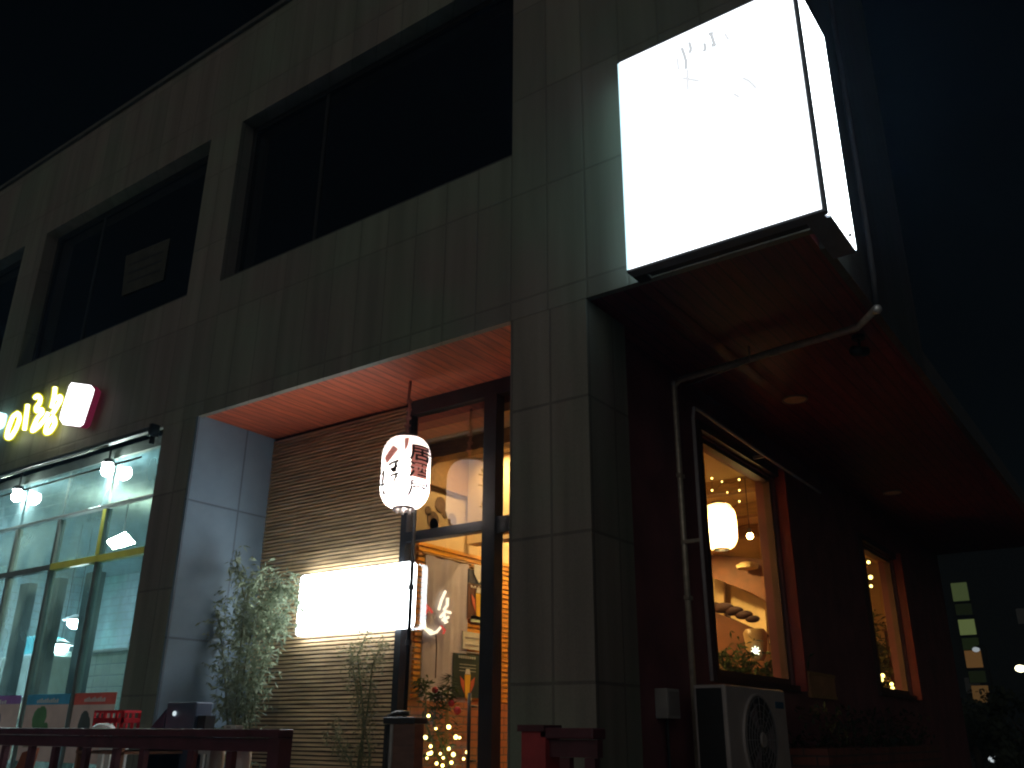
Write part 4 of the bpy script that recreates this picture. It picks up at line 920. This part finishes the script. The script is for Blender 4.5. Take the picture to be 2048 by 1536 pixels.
crate_side(f, (x0, 4.2, z0), (x1-x0, 0, 0), h, 5); crate_side(f, (x1, 4.2, z0), (0, dp, 0), h, 2); crate_side(f, (x0, 4.2, z0), (0, dp, 0), h, 2); crate_side(f, (x0, 4.2+dp, z0), (x1-x0, 0, 0), h, 5)
f.build('slotted_side', RP, T)
f = MB(); f.box((x0, 4.2, z0-.012), (x1, 4.2+dp, z0)); f.build('base', RP, T)
T = thing('white_bowl', 'upturned white plastic bowl in front of the red crate', 'bowl', at(208, 1450, 'Y', 4.1))
c = at(207, 1458, 'Y', 4.06); f = MB(); f.lathe((c.x, c.y, c.z-.02), [(.085, 0), (.08, .035), (.055, .055), (.03, .06)], 24); f.build('shell', WHITE, T, True)
f = MB(); f.lathe((c.x, c.y, c.z-.025), [(.09, 0), (.09, .006)], 24); f.build('rim', WHITE, T)
# shelf rack that carries crate and bowl
T = thing('wooden_rack', 'brown wooden shelf rack behind the railing under the red crate', 'rack', (a.x+.2, 4.2, .65))
WB_ = mat('tan_wood', (.3, .15, .08), .6, var=.25); xa, xb2 = at(185, 1500, 'Y', 4.1).x-.02, at(252, 1500, 'Y', 4.1).x+.12
for z in (z0-.035, 1.5-.06, 1.28, .95):
    f = MB(); f.box((xa, 3.98, z), (xb2, 4.56, z+.02)); f.build('shelf', WB_, T)
for x in (xa, xb2-.03):
    for y in (3.985, 4.52): f = MB(); f.box((x, y, .65), (x+.03, y+.03, z0-.036)); f.build('leg', WB_, T)
f = MB(); f.box((xa+.03, 4.5, 1.0), (xb2-.03, 4.51, 1.58)); f.build('back_board', mat('dark_back', (.12, .05, .035), .7), T)
# dark blue cabinet
T = thing('equipment_box', 'dark blue grey cabinet with a white spot behind the railing at the reveal', 'cabinet', at(370, 1455, 'Y', 4.5))
a, b = at(328, 1455, 'Y', 4.5), at(412, 1403, 'Y', 4.5); BL = mat('blue_grey_case', (.07, .1, .16), .45, var=.15)
f = MB(); f.box((a.x, 4.5, .66), (b.x-.12, 4.66, b.z)); f.build('case', BL, T, bevel=.012)
f = MB(); f.prism([(a.x-.2, 4.5, a.z-.02), (a.x-.003, 4.5, b.z-.05), (a.x-.003, 4.5, .7), (a.x-.15, 4.5, .7)], (0, .3, 0)); f.build('side_flap', mat('navy_flap', (.02, .04, .09), .5), T)
c = at(350, 1427, 'Y', 4.495); f = MB(); f.lathe(c, [(.018, 0), (.018, -.01)], 12, 'Y'); f.build('indicator', emit('box_spot', (.8, .95, 1), .8), T)
f = MB(); f.box((b.x-.118, 4.53, .7), (b.x-.02, 4.62, b.z-.1)); f.build('rear_vent', BLACK, T)
# paper cup / block on rail
T = thing('paper_pack', 'small off white packet lying on the railing top', 'packet', at(467, 1455, 'Y', YR))
a, b = at(455, 1455, 'Y', YR), at(479, 1455, 'Y', YR); f = MB(); f.box((a.x, YR-.03, ZR+.001), (b.x, YR+.03, ZR+.022)); f.build('pack', WHITE, T, bevel=.004)
f = MB(); f.box((a.x+.03, YR-.031, ZR+.006), (a.x+.07, YR-.0302, ZR+.016)); f.build('label', GREY, T)
# folding chairs and boards glimpsed between balusters
def plastic_chair(x, y, rz, lab, m):
    T = thing('plastic_chair', lab, 'chair', (x, y, .65), 'chairs on the terrace'); bm = []
    f = MB(); f.box((x-.2, y-.2, 1.07), (x+.2, y+.2, 1.1)); f.build('seat', m, T, bevel=.01)
    f = MB()
    for k in range(4): f.box((x-.2+k*.11, y+.18, 1.14), (x-.13+k*.11, y+.2, 1.44))
    f.box((x-.2, y+.178, 1.44), (x+.2, y+.205, 1.52)); f.build('backrest', m, T)
    for sx in (-1, 1):
        for sy in (-1, 1): f = MB(); f.tube([(x+sx*.17, y+sy*.17, 1.07), (x+sx*.21, y+sy*.21, .65)], [.02, .015], 8); f.build('leg', m, T)
plastic_chair(-7.5, 4.45, 0, 'white plastic chair on the terrace nearest to the left photo edge', WHITE)
plastic_chair(-6.1, 4.35, 0, 'white plastic chair on the terrace right of the wooden rack', mat('grey_white_plastic', (.45, .47, .46), .5))
T = thing('sandwich_board', 'orange and cream folding sign board behind the left end of the railing', 'sign board', (-7.25, 4.15, .65))
xo = at(38, 1490, 'Y', 4.15).x
f = MB(); f.prism([(xo-.22, 4.1, .66), (xo+.2, 4.1, .66), (xo+.12, 4.25, 1.46), (xo-.12, 4.25, 1.42)], (0, .02, 0)); f.build('lower_board', mat('orange_board', (.5, .14, .05), .6, var=.3), T)
f = MB(); f.prism([(xo-.16, 4.255, 1.46), (xo+.12, 4.255, 1.47), (xo+.13, 4.28, 1.56), (xo+.02, 4.28, 1.55)], (0, .02, 0)); f.build('header_board', mat('cream_board', (.6, .48, .36), .6), T)
for px, m_, lab in ((437, mat('taupe_plastic', (.3, .26, .22), .5), 'taupe upright bottle shaped skittle behind the right end of the long railing'), (490, WHITE, 'white upright bottle shaped skittle behind the right end of the long railing')):
    p = at(px, 1490, 'Y', 4.1); T = thing('upright_bottle', lab, 'bottle', (p.x, 4.1, .65), 'tall bottles behind the railing')
    f = MB(); f.lathe((p.x, 4.1, 1.1), [(.045, 0), (.05, .1), (.05, .35), (.045, .42)], 16); f.build('bottle_body', m_, T, True)
    f = MB(); f.lathe((p.x, 4.1, .65), [(.13, 0), (.13, .03), (.03, .04), (.03, .45)], 16); f.build('stand', BLACK, T)
# wooden stand with black lid by the door
T = thing('wooden_stand', 'brown wooden cabinet with a black lid and a pale edge beside the door', 'cabinet', (-5.1, 5.5, .65))
a = at(775, 1440, 'Y', 5.35); b = at(835, 1440, 'Y', 5.35)
f = MB(); f.box((a.x+.06, 5.36, .65), (b.x-.03, 5.46, a.z-.03)); f.build('case', mat('brown_cabinet', (.14, .07, .05), .5, var=.25, stretch=(1, 1, 6)), T)
f = MB(); f.box((a.x-.03, 5.33, a.z-.028), (b.x-.01, 5.48, a.z+.02)); f.build('lid', BLACK, T, bevel=.008)
f = MB(); f.box((a.x-.02, 5.34, .65), (a.x+.012, 5.37, a.z-.03)); f.build('leg', BLACK, T)
f = MB(); f.box((a.x+.03, 5.35, .65), (a.x+.058, 5.46, a.z-.03)); f.build('edge_board', GREY, T)
f = MB(); f.tube([(a.x-.01, 5.36, a.z+.02), (a.x+.03, 5.42, a.z+.05), (a.x+.12, 5.46, a.z+.05)], .02, 8); f.build('handle', BLACK, T, True)
POLEB = mat('matt_black_pole', (.01, .01, .011), .8, spec=.15)
T = thing('door_side_pole', 'slim black pole standing on the lidded cabinet between the light box and the glass door', 'pole', (-5.3, 5.75, 1.7))
a_ = at(811, 1412, 'Y', 5.76); 
f = MB(); f.tube([(a_.x, 5.76, a.z+.02), (a_.x, 5.76, at(820, 1020, 'Y', 5.76).z)], .017, 10); f.build('shaft', POLEB, T, True)
f = MB()
for py in (1180, 1290): z = at(815, py, 'Y', 5.76).z; f.lathe((a_.x, 5.76, z), [(.026, 0), (.026, .04)], 12)
f.build('collar', DARKMETAL, T)

# ================================================================= FAR BACKGROUND
T = thing('apartment_tower', 'distant dark apartment tower with one column of lit stairwell windows', 'building', (-14, 90, 0))
DK = mat('night_concrete', (.012, .013, .012), .9)
f = MB(); f.box((-22, 90.5, 0), (-6, 104, 17.5)); f.build('wall', DK, T)
f = MB(); f.box((-22.3, 90.2, 17.5), (-5.7, 104.3, 18)); f.build('roof', DK, T)
cl = [(.045, .06, .022), (.006, .008, .003), (.09, .115, .04), (.008, .012, .004), (.1, .05, .016), (.006, .008, .003), (.08, .042, .014)]
tops = [(1165, 1202), (1207, 1230), (1238, 1270), (1275, 1300), (1300, 1336), (1341, 1366), (1370, 1406)]
for (y0, y1), c_ in zip(tops, cl):
    xm = 1905+(y0-1165)*.2; a, b = at(xm-11+4, y0, 'Y', 90), at(xm+20, y1, 'Y', 90)
    f = MB(); f.box((a.x, 90.3, b.z), (a.x+1.45, 90.49, a.z)); w = f.build('window', mat('stair_window_frame', (.02, .02, .02), .8), T)
    f = MB(); f.box((a.x+.06, 90.28, b.z+.05), (a.x+1.39, 90.295, a.z-.05)); f.build('pane', emit('stair_window_light', c_, 1), w)
rnd = random.Random(4)
for i in range(10):
    x = rnd.uniform(-21, -7); z = rnd.choice((2.4, 5.2, 8, 10.8, 13.6))
    f = MB(); f.box((x, 90.4, z), (x+1.2, 90.49, z+1.3)); f.build('window', mat('dark_pane', (.012, .012, .012), .2), T)
def street_lamp(px, py, Y, col, e, r, lab):
    p = at(px, py, 'Y', Y); T = thing('street_lamp', lab, 'street lamp', (p.x, Y, 0), 'distant street lamps')
    f = MB(); f.tube([(p.x+.5, Y, 0), (p.x+.5, Y, p.z+.05), (p.x+.35, Y, p.z+.2), (p.x, Y, p.z+.12)], .07, 8); f.build('pole', DK, T)
    f = MB(); f.sphere(p, r, 10, (1.3, 1, .9)); f.build('lamp_head', emit('lamp_head_light', col, e), T, True)
street_lamp(2041, 1337, 45, (1, .95, .6), 4, .17, 'yellowish distant street lamp at the right photo edge')
street_lamp(1848, 1352, 40, (.85, .95, 1), .8, .14, 'dim white distant street lamp just right of the second side window')
street_lamp(1860, 1345, 48, (.85, .95, 1), .5, .14, 'faint bluish distant street lamp farther along behind the second window')
street_lamp(1952, 1299, 60, (.85, .95, 1), .35, .16, 'faint distant street lamp against the stairwell windows')
street_lamp(1986, 1518, 25, (.85, .95, 1), .7, .08, 'low pale lamp in the dark lower right corner')
def tree(x, y, h, w, seed, lab):
    rnd = random.Random(seed); T = thing('roadside_tree', lab, 'tree', (x, y, 0), 'dark trees beyond the side street')
    f = MB(); f.tube([(x, y, 0), (x+.1, y, h*.35), (x-.1, y, h*.7)], [.18, .13, .05], 8)
    for k in range(6): a = k*1.05; f.tube([(x, y, h*(.3+.05*k)), (x+w*.4*math.cos(a), y+w*.4*math.sin(a), h*(.5+.06*k))], [.06, .02], 6)
    f.build('trunk', mat('dark_bark', (.04, .03, .025), .9), T, True)
    f = MB(); cs = [(Vector((x+rnd.gauss(0, w*.28), y+rnd.gauss(0, w*.28), h*rnd.uniform(.4, .95))), rnd.uniform(.25, .5)*w*.5) for _ in range(16)]
    for i in range(2200):
        c, r_ = rnd.choice(cs); d_ = Vector((rnd.gauss(0, 1), rnd.gauss(0, 1), rnd.gauss(0, 1))).normalized(); p = c+d_*r_*rnd.random()**.4
        s1 = Vector((rnd.gauss(0, 1), rnd.gauss(0, 1), rnd.gauss(0, 1))).normalized()*.09; s2 = s1.cross(d_).normalized()*.05
        f.quad(p-s1, p-s2, p+s1, p+s2)
    f.build('crown', mat('night_leaves', (.04, .05, .03), .8), T)
for i, (x, y, h, w, lab) in enumerate(((-2.9, 24, 2.6, 2.0, 'dark round tree nearest to the side wall'), (-1.0, 27, 4.4, 3.2, 'dark tree at the right photo edge'), (-6.4, 36, 2.6, 3.2, 'dark tree farther down the side street below the lit stairwell'))):
    tree(x, y, h, w, 11+i, lab)

# ================================================================= ADDED GLOW HAZE
h = MB(); h.box((-40, -6, -1), (30, 108, 22))
hz = h.build('bloom_haze', None); hz['kind'] = 'stuff'  # thin blue volume added as a stand-in for lens bloom round the signs
hm = bpy.data.materials.new('bloom_haze'); hm.use_nodes = True; N = hm.node_tree.nodes; N.remove(N['Principled BSDF'])
v = N.new('ShaderNodeVolumePrincipled'); v.inputs['Color'].default_value = (.3, .6, 1, 1); v.inputs['Density'].default_value = .0019; v.inputs['Anisotropy'].default_value = .3
hm.node_tree.links.new(v.outputs[0], N['Material Output'].inputs['Volume']); hz.data.materials.append(hm)
cy.volume_bounces = 0
